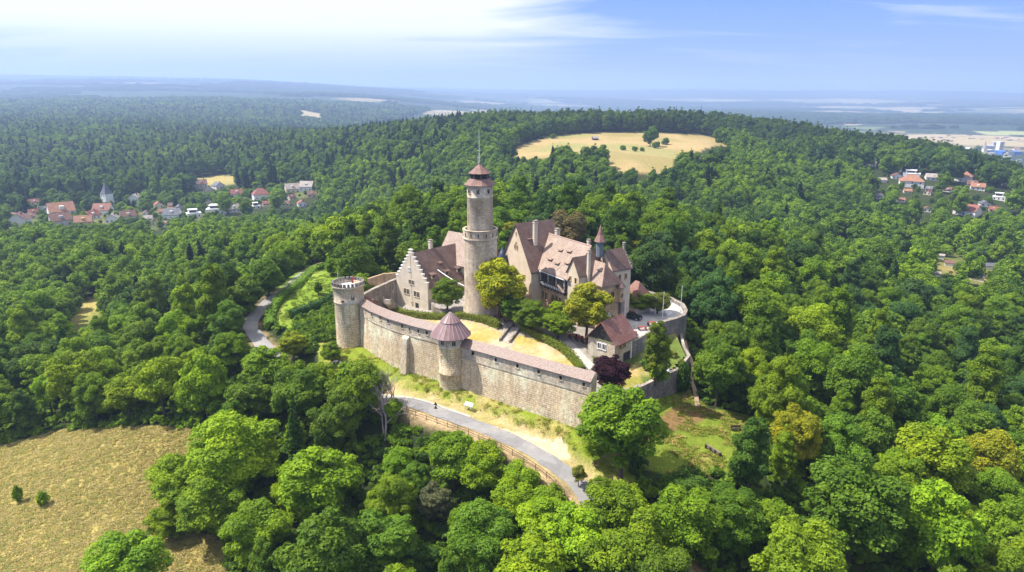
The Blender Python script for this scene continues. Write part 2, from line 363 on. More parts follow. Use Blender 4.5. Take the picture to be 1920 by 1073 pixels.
# ---------------------------------------------------------------- ground sheet and what covers it
rng = np.random.default_rng(7); R = random.Random(11)
def vnoise(x, y, s, seed=0):
    """smooth value noise"""
    x = np.asarray(x, float) / s + seed * 17.3; y = np.asarray(y, float) / s - seed * 9.1
    xi = np.floor(x); yi = np.floor(y); fx = x - xi; fy = y - yi; fx = fx * fx * (3 - 2 * fx); fy = fy * fy * (3 - 2 * fy)
    def h(a, b):
        v = np.sin(a * 127.1 + b * 311.7 + seed * 74.7) * 43758.5453; return v - np.floor(v)
    return (h(xi, yi) * (1 - fx) + h(xi + 1, yi) * fx) * (1 - fy) + (h(xi, yi + 1) * (1 - fx) + h(xi + 1, yi + 1) * fx) * fy
def fbm(x, y, s, seed=0): return (vnoise(x, y, s, seed) + .5 * vnoise(x, y, s / 2.1, seed + 1) + .25 * vnoise(x, y, s / 4.3, seed + 2)) / 1.75

MEADOW = gpoly([(-260, 835), (0, 836), (110, 806), (230, 800), (380, 808), (400, 850), (330, 905), (310, 985), (420, 1010), (440, 1120), (300, 1330), (-500, 1330)])
FRONT = gpoly([(588, 640), (640, 640), (690, 620), (840, 690), (1130, 770), (1150, 850), (1180, 860), (1200, 930), (1120, 950), (1050, 912), (960, 850), (860, 800), (740, 778), (660, 720), (600, 690)])
RLAWN = gpoly([(1230, 745), (1290, 735), (1330, 765), (1440, 790), (1420, 850), (1400, 885), (1280, 892), (1200, 880), (1180, 800)])
LLAWN = gpoly([(505, 600), (512, 560), (550, 525), (600, 508), (660, 512), (660, 640), (600, 640), (540, 622)])
RIDGE = gpoly([(936, 297), (975, 274), (1040, 254), (1120, 249), (1225, 249), (1300, 253), (1372, 262), (1378, 274), (1320, 282), (1272, 290), (1262, 304), (1264, 324), (1200, 326), (1140, 318), (1118, 296), (1060, 292), (985, 304)])
RIDGE_WOOD = gpoly([(985, 306), (1015, 286), (1050, 277), (1095, 273), (1135, 279), (1146, 292), (1142, 320), (1118, 298), (1060, 294)])
CLEAR = gpoly([(95, 640), (130, 600), (160, 565), (205, 552), (190, 590), (150, 625)])
FIELD2 = gpoly([(340, 345), (365, 334), (405, 328), (448, 331), (445, 346), (400, 354)])
FIELD3 = gpoly([(525, 211), (560, 208), (622, 216), (600, 221), (570, 219)])
PATCHR = gpoly([(1750, 488), (1790, 480), (1830, 500), (1845, 520), (1800, 510)])
PATCH2 = gpoly([(1870, 455), (1885, 446), (1925, 452), (1925, 472), (1895, 466)])
GARDENS = gpoly([(1640, 470), (1760, 470), (1870, 490), (1880, 540), (1790, 530), (1690, 500)])
VILLAGE = gpoly([(0, 425), (60, 440), (330, 430), (430, 400), (520, 380), (600, 365), (560, 345), (330, 370), (60, 375), (0, 385)])
CASTLE = [(-40.5, 152.5), (-36, 147.6), (-26, 138.2), (-12.3, 128.2), (13.9, 110.8), (17, 113), (33.0, 127.0), (37.6, 134.5), (41.5, 149), (41, 160), (30, 178), (8, 184), (-15, 186), (-36, 172)]
ROADC = [ground(px, py) for px, py in ((1116, 950), (1085, 908), (1040, 872), (985, 838), (930, 812), (870, 790), (810, 768), (756, 752))]
ROADC = [(24.5, 84), (17.5, 92)] + [p[:2] for p in ROADC] + [(-31, 128.5), (-44, 138), (-56, 150), (-64, 161)] + [ground(px, py)[:2] for px, py in ((470, 607), (497, 570), (535, 540), (575, 515), (618, 492))] + [(-40, 222)]
def smooth_path(p, n=4):
    """Catmull-Rom"""
    p = [np.array(q[:2], float) for q in p]; out = []
    for i in range(len(p) - 1):
        a, b, c, d = p[max(i-1, 0)], p[i], p[i+1], p[min(i+2, len(p)-1)]
        for k in range(n):
            t = k / n; out.append(tuple(.5 * (2*b + (c-a)*t + (2*a-5*b+4*c-d)*t*t + (3*b-a-3*c+d)*t**3)))
    out.append(tuple(p[-1])); return out
ROADC = smooth_path(ROADC)

RZ = np.array([float(hgt(*p)) for p in ROADC]); RXY = np.array(ROADC)
RZ = np.convolve(np.r_[RZ[:1], RZ[:1], RZ, RZ[-1:], RZ[-1:]], np.ones(5) / 5, 'valid')
def road_near(x, y):
    """distance to the road's middle line and its height there"""
    x = np.asarray(x, float); y = np.asarray(y, float); bd = np.full(x.shape, 1e9); bz = np.zeros(x.shape)
    for i in range(len(RXY) - 1):
        a, d = RXY[i], RXY[i + 1] - RXY[i]; t = np.clip(((x - a[0]) * d[0] + (y - a[1]) * d[1]) / (d @ d + 1e-9), 0, 1); q = np.hypot(x - a[0] - t * d[0], y - a[1] - t * d[1])
        m = q < bd; bd = np.where(m, q, bd); bz = np.where(m, RZ[i] + (RZ[i + 1] - RZ[i]) * t, bz)
    return bd, bz
def terrain():
    th = np.r_[np.linspace(-math.pi, -0.86, 60)[:-1], np.linspace(-0.86, 0.86, 420), np.linspace(0.86, math.pi, 60)[1:]]
    rr = [25.0]
    while rr[-1] < 22000:
        r = rr[-1]; rr.append(r + (2.4 if r < 85 else 0.75 if r < 185 else max(1.2, (r - 185) * 0.02 + 1.2) if r < 900 else r * 0.018))
    rr = np.array(rr); n, m = len(rr), len(th)
    X = rr[:, None] * np.sin(th)[None]; Y = rr[:, None] * np.cos(th)[None]
    Z = hgt(X, Y)
    ins = inpoly(X, Y, CASTLE); db = dist_poly(X, Y, CASTLE + CASTLE[:1])
    Z = np.where(ins, np.minimum(Z, np.where(db > 1.6, -14.0, Z)), Z)
    r = np.hypot(X, Y); Z = Z + np.where(r > 2500, (fbm(X, Y, 1900, 3) - .5) * np.clip((r - 2500) / 4000, 0, 1) * 95, 0)
    Z += (fbm(X, Y, 9, 5) - .5) * np.where(r < 600, 0.5, 0) * np.where(ins | (db < 6), 0, 1)
    near = (r < 260) & (np.abs(np.arctan2(X, Y)) < .86); dn, zn = road_near(X[near], Y[near]); w = np.clip((6.5 - dn) / 3.3, 0, 1); w = w * w * (3 - 2 * w); Z[near] = Z[near] * (1 - w) + (zn - .02) * w
    V = np.c_[X.ravel(), Y.ravel(), Z.ravel()]; V = np.r_[V, [[0, 0, float(hgt(0.0, 30.0))]]]
    i = np.arange(n - 1)[:, None] * m + np.arange(m - 1)[None]; i = i.ravel()
    F = np.c_[i, i + m, i + m + 1, i + 1][:, ::-1]
    tri = [(n * m, k, k + 1) for k in range(m - 1)]
    me = bpy.data.meshes.new('ground'); me.from_pydata(V.tolist(), [], F.tolist() + tri)
    me.polygons.foreach_set('use_smooth', np.ones(len(me.polygons), bool))
    # ---- base colours of what grows or lies on the ground
    x, y = V[:, 0], V[:, 1]; rad = np.hypot(x, y); C = np.zeros((len(V), 4)); C[:, 3] = 0
    def put(mask, col, w=1.0):
        w = (np.asarray(mask, float) * w)[:, None]; C[:, :3] = C[:, :3] * (1 - w) + np.array(col)[None] * w
    n1 = fbm(x, y, 7, 1); n2 = fbm(x, y, 2.6, 4); n3 = fbm(x, y, 25, 8)
    C[:, :3] = (.030, .046, .014); put(n1 > .55, (.048, .045, .02), .6)
    dry, gr, sand = (.35, .29, .11), (.175, .225, .025), (.50, .36, .22)
    md = inpoly(x, y, MEADOW); put(md, dry); put(md, (.27, .23, .07), np.clip((n3 - .45) * 3.5, 0, .8)); put(md, (.40, .31, .13), np.clip((n1 - .55) * 3, 0, .6)); put(md, (.24, .21, .06), np.clip((n2 - .62) * 4, 0, .6))
    fr = inpoly(x, y, FRONT); dr = dist_poly(x, y, ROADC)
    put(fr, gr); put(fr, dry, np.clip((n1 - .56) * 4, 0, .75)); put(fr, sand, np.clip((n2 - .5) * 3, 0, .8) * np.clip((9 - dr) / 5, 0, 1))
    put((dr < 5.2) & (x > -28), sand, np.clip((5.2 - dr) / 1.4, 0, 1) * np.clip(.25 + n2 * .9, 0, 1)); put((dr < 4) & (x <= -28), sand, np.clip((4 - dr) / 1.4, 0, 1) * np.clip((n2 - .4) * 2, 0, .6))
    apron = gpoly([(890, 790), (960, 800), (1060, 818), (1070, 850), (1030, 862), (960, 835)]); put(inpoly(x, y, apron), (.62, .48, .34), .95)
    rl = inpoly(x, y, RLAWN); put(rl, (.15, .20, .025)); put(rl, dry, np.clip((n1 - .54) * 4, 0, .8))
    leafy = gpoly([(1225, 790), (1290, 750), (1345, 770), (1300, 800), (1250, 812), (1215, 840), (1195, 815)]); put(inpoly(x, y, leafy), (.20, .115, .06), .9)
    ll = inpoly(x, y, LLAWN); put(ll, (.17, .26, .028)); put(ll, dry, np.clip((n1 - .58) * 3, 0, .6))
    for P_, c1, c2 in ((RIDGE, (.36, .27, .135), (.26, .215, .09)), (CLEAR, (.34, .29, .10), (.15, .18, .04)), (FIELD2, (.34, .28, .12), (.28, .25, .09)), (FIELD3, (.33, .275, .18), (.29, .25, .15)), (PATCHR, (.44, .31, .13), (.3, .26, .09)), (PATCH2, (.42, .32, .1), (.3, .26, .09)), (GARDENS, (.12, .14, .04), (.28, .22, .09)), (VILLAGE, (.07, .10, .03), (.13, .14, .05))):
        k = inpoly(x, y, P_); put(k, c1); put(k, c2, np.clip((fbm(x, y, 40, 6) - .4) * 4, 0, 1))
    up = inpoly(x, y, RIDGE) & (fbm(x, y, 130, 12) > .52); put(up, (.24, .25, .09), .6)
    # far country: woods and fields are told apart in the material; the larger open fields are laid out one by one
    C[:, 3] = np.clip((rad - 1350) / 250, 0, 1)
    put(rad > 1500, (.035, .052, .024))
    tan_, straw, pale_ = (.22, .185, .10), (.27, .22, .12), (.13, .16, .065)
    for pts, cc in (([(610,181),(700,180),(790,188),(700,186)], pale_), ([(618,187),(690,186),(780,192),(690,193)], straw), ([(525,210),(560,207),(622,216),(600,222),(570,220)], (.33,.275,.18)), ([(800,187),(880,186),(1000,194),(960,199),(860,195)], tan_), ([(820,197),(900,199),(990,206),(920,208)], pale_), ([(870,205),(960,208),(930,212)], straw), ([(540,194),(556,193),(575,195),(556,197)], straw), ([(60,152),(170,154),(150,158),(70,157)], pale_), ([(225,157),(300,158),(280,161)], tan_),
      ([(1085,186),(1200,184),(1260,190),(1160,194)], straw), ([(1030,192),(1120,196),(1060,199)], tan_), ([(1140,199),(1260,196),(1250,203),(1160,204)], tan_), ([(1150,206),(1260,207),(1240,212)], pale_), ([(1370,200),(1470,200),(1450,207),(1400,206)], straw), ([(1480,213),(1570,213),(1560,219),(1500,219)], straw), ([(1365,219),(1500,222),(1650,234),(1600,239),(1450,230)], (.36,.29,.17)), ([(1560,240),(1660,242),(1640,248)], pale_), ([(1700,262),(1800,258),(1920,268),(1930,278),(1800,272)], (.36,.29,.17)), ([(1820,250),(1925,250),(1925,257),(1850,257)], (.3,.32,.15)), ([(1790,273),(1930,281),(1930,286),(1800,280)], tan_), ([(1660,249),(1700,250),(1690,253)], straw), ([(1330,188),(1400,190),(1380,193)], tan_), ([(1600,198),(1640,198),(1630,201)], tan_), ([(1890,232),(1905,230),(1900,238)], straw)):
        q = [ground(*p) for p in pts]
        if any(p is None for p in q): continue
        k = inpoly(x, y, [p[:2] for p in q]); C[k, :3] = cc; C[k, 3] = 0
    at_ = me.color_attributes.new('cover', 'FLOAT_COLOR', 'POINT'); at_.data.foreach_set('color', C.astype('f').ravel())
    o = bpy.data.objects.new('ground', me); S.collection.objects.link(o); tag(o, kind='structure')
    mt, N, L, b = mat('ground_cover', 0.95, 0.1)
    a = N.new('ShaderNodeAttribute'); a.attribute_name = 'cover'; tc = N.new('ShaderNodeTexCoord'); geo = tc.outputs['Object']
    f1 = noise(N, L, geo, 0.55, 6, 0.7); f2 = noise(N, L, geo, 3.2, 4, 0.7)
    c = mixc(N, L, 1.0, a.outputs['Color'], ramp(N, L, f1, [(0.28, (.66, .70, .62)), (0.72, (1.3, 1.24, 1.15))]), 'MULTIPLY')
    c = mixc(N, L, 1.0, c, ramp(N, L, f2, [(0.3, 0.62), (0.7, 1.36)]), 'MULTIPLY')
    # field pattern of the plain: large parcels in tan, straw and pale green, woods between
    mp = N.new('ShaderNodeMapping'); mp.inputs['Scale'].default_value = (1 / 520, 1 / 330, 0); mp.inputs['Rotation'].default_value = (0, 0, .5); L.new(geo, mp.inputs[0])
    vo = N.new('ShaderNodeTexVoronoi'); vo.inputs['Scale'].default_value = 1; L.new(mp.outputs[0], vo.inputs['Vector'])
    sp = N.new('ShaderNodeSeparateColor'); L.new(vo.outputs['Color'], sp.inputs[0])
    fc = ramp(N, L, sp.outputs[0], [(0.0, (.30, .24, .13)), (0.35, (.24, .21, .10)), (0.6, (.10, .13, .05)), (0.8, (.36, .29, .18)), (1.0, (.16, .17, .07))])
    mp2 = N.new('ShaderNodeMapping'); mp2.inputs['Scale'].default_value = (1 / 2600, 1 / 2300, 0); L.new(geo, mp2.inputs[0])
    wn = noise(N, L, mp2.outputs[0], 1.0, 5, 0.6)
    sxyz = N.new('ShaderNodeSeparateXYZ'); L.new(geo, sxyz.inputs[0])
    mz = N.new('ShaderNodeMapRange'); L.new(sxyz.outputs[2], mz.inputs[0]); mz.inputs[1].default_value = -75; mz.inputs[2].default_value = -20; mz.inputs[3].default_value = 0.10; mz.inputs[4].default_value = -0.16
    ad = N.new('ShaderNodeMath'); ad.operation = 'ADD'; L.new(wn, ad.inputs[0]); L.new(mz.outputs[0], ad.inputs[1])
    fieldmask = ramp(N, L, ad.outputs[0], [(0.615, 0.0), (0.63, 1.0)])
    mp3 = N.new('ShaderNodeMapping'); mp3.inputs['Scale'].default_value = (1 / 26, 1 / 26, 0); L.new(geo, mp3.inputs[0])
    tex = noise(N, L, mp3.outputs[0], 1.0, 4, 0.7)
    wood = ramp(N, L, tex, [(0.38, (.006, .014, .008)), (0.62, (.050, .078, .030))])
    far = mixc(N, L, fieldmask, wood, fc)
    L.new(mixc(N, L, a.outputs['Alpha'], c, far), b.inputs['Base Color'])
    bump(N, L, b, f2, 0.5, 0.25); me.materials.append(mt)
    return o
terrain()

def strip(name, path, half, lift, m, zfun=None):
    """a sheet draped along a path"""
    zfun = zfun or (lambda x, y: float(hgt(x, y))); mb = MB(); p = [np.array(q[:2], float) for q in path]; rows = []
    hw = half if isinstance(half, (list, tuple)) else [half * (1 + .07 * math.sin(i * 2.3) + .05 * math.sin(i * .9)) for i in range(len(p))]; s = 0
    for i, q in enumerate(p):
        d = p[min(i + 1, len(p) - 1)] - p[max(i - 1, 0)]; d /= np.linalg.norm(d); nrm = np.array((d[1], -d[0]))
        if i: s += np.linalg.norm(p[i] - p[i - 1])
        rows.append([(*(q + nrm * k * hw[i]), zfun(*(q + nrm * k * hw[i] * .6)) + lift, s, k * hw[i]) for k in (-1, -.33, .33, 1)])
    for A, B in zip(rows[:-1], rows[1:]):
        for k in range(3): mb.face([A[k][:3], A[k+1][:3], B[k+1][:3], B[k][:3]], [A[k][3:], A[k+1][3:], B[k+1][3:], B[k][3:]])
    return tag(mb.build(name, m, smooth=True), kind='structure')
rz_at = lambda x, y: float(road_near(np.array([x]), np.array([y]))[1][0])
strip('road', ROADC, 1.8, 0.05, 'asphalt', rz_at)
def offset(path, d):
    p = [np.array(q[:2], float) for q in path]; out = []
    for i, q in enumerate(p):
        t = p[min(i + 1, len(p) - 1)] - p[max(i - 1, 0)]; t /= np.linalg.norm(t); out.append(tuple(q + np.array((t[1], -t[0])) * d))
    return out
strip('road_verge', offset(ROADC[28:42], 2.1), 0.26, 0.06, 'gravel', rz_at)
FPATH = smooth_path([ground(px, py)[:2] for px, py in ((1308, 765), (1303, 735), (1296, 715), (1300, 690), (1288, 660), (1284, 640))])
strip('path', FPATH, 0.45, 0.3, plain('trodden_earth', (.33, .24, .16), .95, .2, .8))

# ---------------------------------------------------------------- castle yard
YC = [(at(px, py, z)) for px, py, z in ((760,590,-4.2),(840,592,-3.0),(900,598,-1.5),(940,612,-1.5),(1000,627,-1.7),(1060,650,-2.6),(1100,690,-4.2),
 (800,608,-4.0),(860,622,-3.4),(930,645,-3.7),(1000,665,-3.9),(1060,690,-4.6),(905,585,-.8),(960,600,-1.0),(880,570,-1.0),(1000,600,-1.0),(1050,625,-1.4),(1090,645,-2.6),
 (1150,720,-5.4),(1200,715,-5.4),(1230,700,-5.4),(1285,690,-5.4),(1190,680,-4.8),(1240,670,-5.2))] + [(-34,150,-4.6),(-30,146,-4.7),(-14,132,-4.8),(0,122,-4.8),(13,114,-5),(15.6,132,-3.4),(20.5,127,-4.0),(24.6,133,-4.0),(-30,165,-4.5),(-34,158,-4.6),(-7,160,-.6),(-7.4,152,-.7),(-3,151,-.7),(-11,153.4,-.8),(0,170,-.6),(20,165,-.8),(-20,175,-.6),(32,160,-1)]
YC = np.array(YC)
def _yfit():
    n = len(YC); u = YC[:, :2] / 20; d = ((u[:, None] - u[None]) ** 2).sum(-1); A = np.zeros((n + 3, n + 3)); A[:n, :n] = _phi(d) + np.eye(n) * .06; Pm = np.c_[np.ones(n), u]; A[:n, n:] = Pm; A[n:, :n] = Pm.T
    return np.linalg.solve(A, np.r_[YC[:, 2], 0, 0, 0])
YW = _yfit()
def yard_z(x, y):
    x = np.asarray(x, float); d = (x[..., None] - YC[:, 0]) ** 2 + (np.asarray(y, float)[..., None] - YC[:, 1]) ** 2
    return np.clip(_phi(d / 400) @ YW[:-3] + YW[-3] + YW[-2] * x / 20 + YW[-1] * np.asarray(y, float) / 20, -5.6, -.45)
def yat(px, py, z=None):
    """where the sight line through a pixel meets the yard"""
    d = ray(px, py); t = np.linspace(110, 200, 900); x, y, z = d[0] * t, d[1] * t, CZ + d[2] * t; g = yard_z(x, y); k = int(np.argmax(z < g)); return (float(x[k]), float(y[k]), float(g[k]))
LAWN1 = [yat(px, py, z)[:2] for px, py, z in ((700,572,-4.6),(750,596,-4.4),(830,600,-4.3),(890,604,-3.6),(930,618,-3.2),(948,628,-3.4),(955,650,-4.6),(880,640,-4.7),(800,615,-4.7))] + [(-6, 125.5), (-32, 146)]
LAWN2 = [yat(px, py, z)[:2] for px, py, z in ((968,628,-3.2),(1000,634,-3),(1050,658,-3.4),(1075,680,-4),(1088,700,-4.6))] + [(12, 114.5), (-3, 125)]
LOWLAWN = [yat(px, py, z)[:2] for px, py, z in ((1150,735,-5.3),(1140,700,-5.),(1190,676,-4.8),(1240,660,-5),(1290,688,-5.4),(1235,712,-5.4))]
def yard():
    inner = [(-36.5, 151.5), (-34.5, 149.3), (-25.1, 139.2), (-12.2, 129.2), (14.3, 111.3), (16.6, 113.4), (32.4, 127.4), (37.0, 134.6), (37, 149), (38, 160), (28, 176), (8, 182), (-14, 184), (-34, 171)]
    st = 0.8; xs = np.arange(-40, 42, st); ys = np.arange(108, 186, st); X, Y = np.meshgrid(xs, ys); k = inpoly(X, Y, inner)
    Z = yard_z(X, Y); idx = -np.ones(X.shape, int); idx[k] = np.arange(k.sum())
    V = np.c_[X[k], Y[k], Z[k]]; q = np.stack([idx[:-1, :-1], idx[:-1, 1:], idx[1:, 1:], idx[1:, :-1]], -1).reshape(-1, 4); q = q[(q >= 0).all(1)]
    me = bpy.data.meshes.new('courtyard'); me.from_pydata(V.tolist(), [], q.tolist()); me.polygons.foreach_set('use_smooth', np.ones(len(q), bool))
    x, y = V[:, 0], V[:, 1]; C = np.ones((len(V), 4)); C[:, :3] = (.30, .27, .24)
    n1 = fbm(x, y, 6, 21); n2 = fbm(x, y, 2.2, 22)
    def put(mask, col, w=1.0):
        w = (np.asarray(mask, float) * w)[:, None]; C[:, :3] = C[:, :3] * (1 - w) + np.array(col)[None] * w
    for P_ in (LAWN1, LAWN2):
        m_ = inpoly(x, y, P_); put(m_, (.49, .33, .17)); put(m_, (.57, .41, .26), np.clip((n2 - .45) * 3, 0, .8)); put(m_, (.33, .28, .06), np.clip((n1 - .52) * 4, 0, .8))
    m_ = inpoly(x, y, LOWLAWN); put(m_, (.25, .23, .05)); put(m_, (.46, .33, .14), np.clip((n1 - .45) * 4, 0, .8))
    put((x > 25.5) & (y < 150), (.11, .15, .03)); put((x > 25.5) & (y < 150), (.36, .29, .11), np.clip((n1 - .5) * 4, 0, .7))
    gar = [yat(px, py, z)[:2] for px, py, z in ((1100,655,-3),(1120,690,-4),(1150,700,-4.8),(1185,690,-4.8),(1215,640,-4.5),(1170,660,-4),(1150,665,-3.8))]
    put(inpoly(x, y, gar), (.07, .10, .02))
    a = me.color_attributes.new('cover', 'FLOAT_COLOR', 'POINT'); a.data.foreach_set('color', C.astype('f').ravel())
    o = bpy.data.objects.new('courtyard', me); S.collection.objects.link(o); tag(o, kind='structure')
    mt, N, L, b = mat('yard_cover', .95, .1); at_ = N.new('ShaderNodeAttribute'); at_.attribute_name = 'cover'; tc = N.new('ShaderNodeTexCoord')
    f1 = noise(N, L, tc.outputs['Object'], .8, 6, .7); f2 = noise(N, L, tc.outputs['Object'], 4, 4, .7)
    c = mixc(N, L, 1.0, at_.outputs['Color'], ramp(N, L, f1, [(0.28, .72), (0.72, 1.28)]), 'MULTIPLY'); c = mixc(N, L, 1.0, c, ramp(N, L, f2, [(0.3, .72), (0.7, 1.25)]), 'MULTIPLY')
    L.new(c, b.inputs['Base Color']); bump(N, L, b, f2, .4, .15); me.materials.append(mt)
yard()
YP = [yat(px, py, z)[:2] for px, py, z in ((1062,640,-2.1),(1078,655,-2.8),(1098,678,-3.8),(1112,692,-4.4))]
strip('path', smooth_path(YP), 0.9, 0.03, 'gravel', lambda x, y: float(yard_z(np.array(x), np.array(y))))

# ---------------------------------------------------------------- castle
def gable_roof(parent, hw, y0, y1, ez, rz_, oh=0.45, gh=0.3, m='tile', th=0.22, name='roof', cx=0.0):
    """pitched roof, ridge along local y"""
    mb = MB(); sl_ = (rz_ - ez) / hw
    for s in (-1, 1):
        a = (cx + s * (hw + oh), ez - oh * sl_); b = (cx, rz_)
        p = [(a[0], y0 - gh, a[1]), (a[0], y1 + gh, a[1]), (b[0], y1 + gh, b[1]), (b[0], y0 - gh, b[1])]
        if s < 0: p = p[::-1]
        q = [(x, y, z + th) for x, y, z in p]; mb.face(q); mb.face(p[::-1])
        for i in range(4):
            j = (i + 1) % 4; mb.face([p[i], p[j], q[j], q[i]])
    return mb.build(name, m, parent)
def gable_walls(parent, hw, y0, y1, z0, ez, rz_, m='plaster', cx=0.0, name='wall'):
    mb = MB(); c = cx
    for y, s in ((y0, 1), (y1, -1)):
        p = [(c - hw, y, z0), (c + hw, y, z0), (c + hw, y, ez), (c, y, rz_ - .02), (c - hw, y, ez)]
        mb.face(p if s > 0 else p[::-1])
    mb.quad((c + hw, y0, z0), (c + hw, y1, z0), (c + hw, y1, ez), (c + hw, y0, ez)); mb.quad((c - hw, y1, z0), (c - hw, y0, z0), (c - hw, y0, ez), (c - hw, y1, ez))
    return mb.build(name, m, parent)
def chimney(parent, x, y, z0, z1, w=0.9, d=0.7, m='plaster'):
    mb = MB(); mb.box(x - w/2, x + w/2, y - d/2, y + d/2, z0, z1); mb.box(x - w/2 - .1, x + w/2 + .1, y - d/2 - .1, y + d/2 + .1, z1, z1 + .15)
    for sx in (-1, 1):
        for sy in (-1, 1): mb.box(x + sx * (w/2 - .1) - .08, x + sx * (w/2 - .1) + .08, y + sy * (d/2 - .1) - .08, y + sy * (d/2 - .1) + .08, z1 + .15, z1 + .5)
    c = mb.build('chimney', m, parent)
    MB().box(x - w/2 - .08, x + w/2 + .08, y - d/2 - .08, y + d/2 + .08, z1 + .5, z1 + .62).build('chimney_cap', 'yard_wall', c); return c
def dormer(parent, p, out, w, h, run, m='tile', pane=True):
    """shed dormer: p on the roof at the middle of its sill, out the horizontal way it faces, run the depth back to the roof"""
    p = Vector(p); o = Vector(out).normalized(); t = Vector((-o.y, o.x, 0)); z = Vector((0, 0, 1)); mb = MB()
    a, b = p + t * w / 2, p - t * w / 2; at_, bt = a + z * h, b + z * h; rise = z * (h + .45)
    back_a, back_b = a - o * run + rise, b - o * run + rise
    mb.face([a, b, bt, at_]); mb.face([a, at_, back_a]); mb.face([b, back_b, bt])
    d = mb.build('dormer', 'plaster', parent); r = MB(); e = t * .25
    p4 = [at_ + e + o * .3 - z * .05, bt - e + o * .3 - z * .05, back_b - e, back_a + e]; q4 = [v + z * .14 for v in p4]
    r.face(q4); r.face(p4[::-1])
    for i in range(4): r.face([p4[i], p4[(i+1) % 4], q4[(i+1) % 4], q4[i]])
    r.build('dormer_roof', m, d)
    if pane: MB().obox(p - t * (w * .38) + o * .0 + z * .1, t * w * .76, o * .04, z * (h - .2)).build('pane', 'glass', d)
    return d
def hip_roof(parent, x0, x1, y0, y1, ez, rz_, hx0, hx1, m='tile', oh=.5, name='roof', th=.2):
    """ridge along x from hx0 to hx1 at mid y"""
    mb = MB(); yc = (y0 + y1) / 2; X0, X1, Y0, Y1 = x0 - oh, x1 + oh, y0 - oh, y1 + oh; e = ez - oh * (rz_ - ez) / ((y1 - y0) / 2)
    for dz in (0, th):
        f = [[(X0, Y0, e + dz), (X1, Y0, e + dz), (hx1, yc, rz_ + dz), (hx0, yc, rz_ + dz)], [(X1, Y1, e + dz), (X0, Y1, e + dz), (hx0, yc, rz_ + dz), (hx1, yc, rz_ + dz)],
             [(X1, Y0, e + dz), (X1, Y1, e + dz), (hx1, yc, rz_ + dz)], [(X0, Y1, e + dz), (X0, Y0, e + dz), (hx0, yc, rz_ + dz)]]
        for q in f: mb.face(q if dz else q[::-1])
    c = [(X0, Y0), (X1, Y0), (X1, Y1), (X0, Y1)]
    for i in range(4):
        a, b = c[i], c[(i + 1) % 4]; mb.quad((*a, e), (*b, e), (*b, e + th), (*a, e + th))
    return mb.build(name, m, parent)

def keep():
    t = thing('castle_keep', 'tall round stone tower with tiled lantern roof and thin mast', 'tower', (-7.2, 152.5, 0))
    MB().lathe([(4.35, -1), (3.95, 1.5), (3.82, 5), (3.78, 16.6)], 56).build('lower_shaft', 'keep', t, True)
    rim = MB().lathe([(3.78, 16.6), (4.05, 16.75), (4.05, 17.0), (3.9, 17.05), (3.95, 18.75), (4.05, 18.78), (4.05, 18.92), (3.5, 18.92), (3.5, 17.3), (2.8, 17.3)], 56).build('parapet', 'keep', t)
    for k in range(14):
        a = 2 * math.pi * (k + .35) / 14; n = Vector((math.cos(a), math.sin(a), 0)); tt = Vector((-n.y, n.x, 0))
        MB().obox(n * 3.93 - tt * .1 + Vector((0, 0, 17.45)), tt * .2, n * .06, (0, 0, .9)).build('slit', 'glass', rim)
    MB().lathe([(2.95, 17.3), (2.88, 26), (2.92, 26.05), (2.92, 26.25), (2.86, 26.3), (2.9, 29.0)], 48).build('upper_shaft', 'keep', t, True)
    for a in (-90 - 5, -90 - 52, -90 + 44, -90 + 92, 90, 150):
        n = Vector((math.cos(math.radians(a)), math.sin(math.radians(a)), 0)); tt = Vector((-n.y, n.x, 0))
        win(t, n * 2.86 + Vector((0, 0, 27.1)), tt, n, .62, 1.0 if a != -95 else 1.5, 'keep', bars=0 if a != -95 else 1, fw=.1)
    for a, z in ((-80, 24.4), (-68, 18.9), (-75, 12.0), (-100, 7.5)):
        n = Vector((math.cos(math.radians(a)), math.sin(math.radians(a)), 0)); tt = Vector((-n.y, n.x, 0)); r_ = 2.86 if z > 17 else 3.75
        win(t, n * r_ + Vector((0, 0, z)), tt, n, .28, .8, 'keep', name='loophole', bars=0, fw=.08, proud=.06)
    MB().lathe([(3.45, 28.75), (3.6, 28.85), (2.25, 30.2), (2.2, 30.15)], 8, rot=.2).build('skirt_roof', tiles('keep_roof_tile', (.27,.14,.115), (.21,.105,.09), (.33,.22,.18)), t)
    lan = MB().lathe([(2.05, 30.0), (2.05, 31.35), (1.2, 31.4)], 8, rot=.2).build('lantern', 'wood', t)
    for k in range(8):
        a = 2 * math.pi * (k + .5) / 8 + .2; n = Vector((math.cos(a), math.sin(a), 0)); tt = Vector((-n.y, n.x, 0))
        w_ = MB()
        for q in (-1, 1): w_.obox(n * 1.9 + tt * (q * .36 - .27) + Vector((0, 0, 30.45)), tt * .54, n * .03, (0, 0, .62))
        w_.build('lantern_window', 'glass', lan)
        v = a + math.pi / 8; MB().tube([(2.06 * math.cos(v), 2.06 * math.sin(v), 30.05), (2.06 * math.cos(v), 2.06 * math.sin(v), 31.35)], .09).build('post', 'wood_mid', lan)
    MB().lathe([(2.45, 31.25), (2.55, 31.35), (.25, 33.25), (.2, 33.6), (0, 33.7)], 8, rot=.2).build('roof', bpy.data.materials['keep_roof_tile'], t)
    m = MB().tube([(0, 0, 33.5), (0, 0, 36.5), (0, 0, 40.6)], [.09, .07, .04])
    for z in (34.6, 36.3): m.tube([(-.45, 0, z), (.45, 0, z)], .03)
    m.tube([(-.3, .1, 33.3), (-.3, .1, 35.2)], .04); m.build('mast', 'metal', t)
    s = MB().tube([(1.2, -3.8, 8), (1.2, -3.83, 1)], .05); s.build('drain_pipe', 'metal', t)
keep()

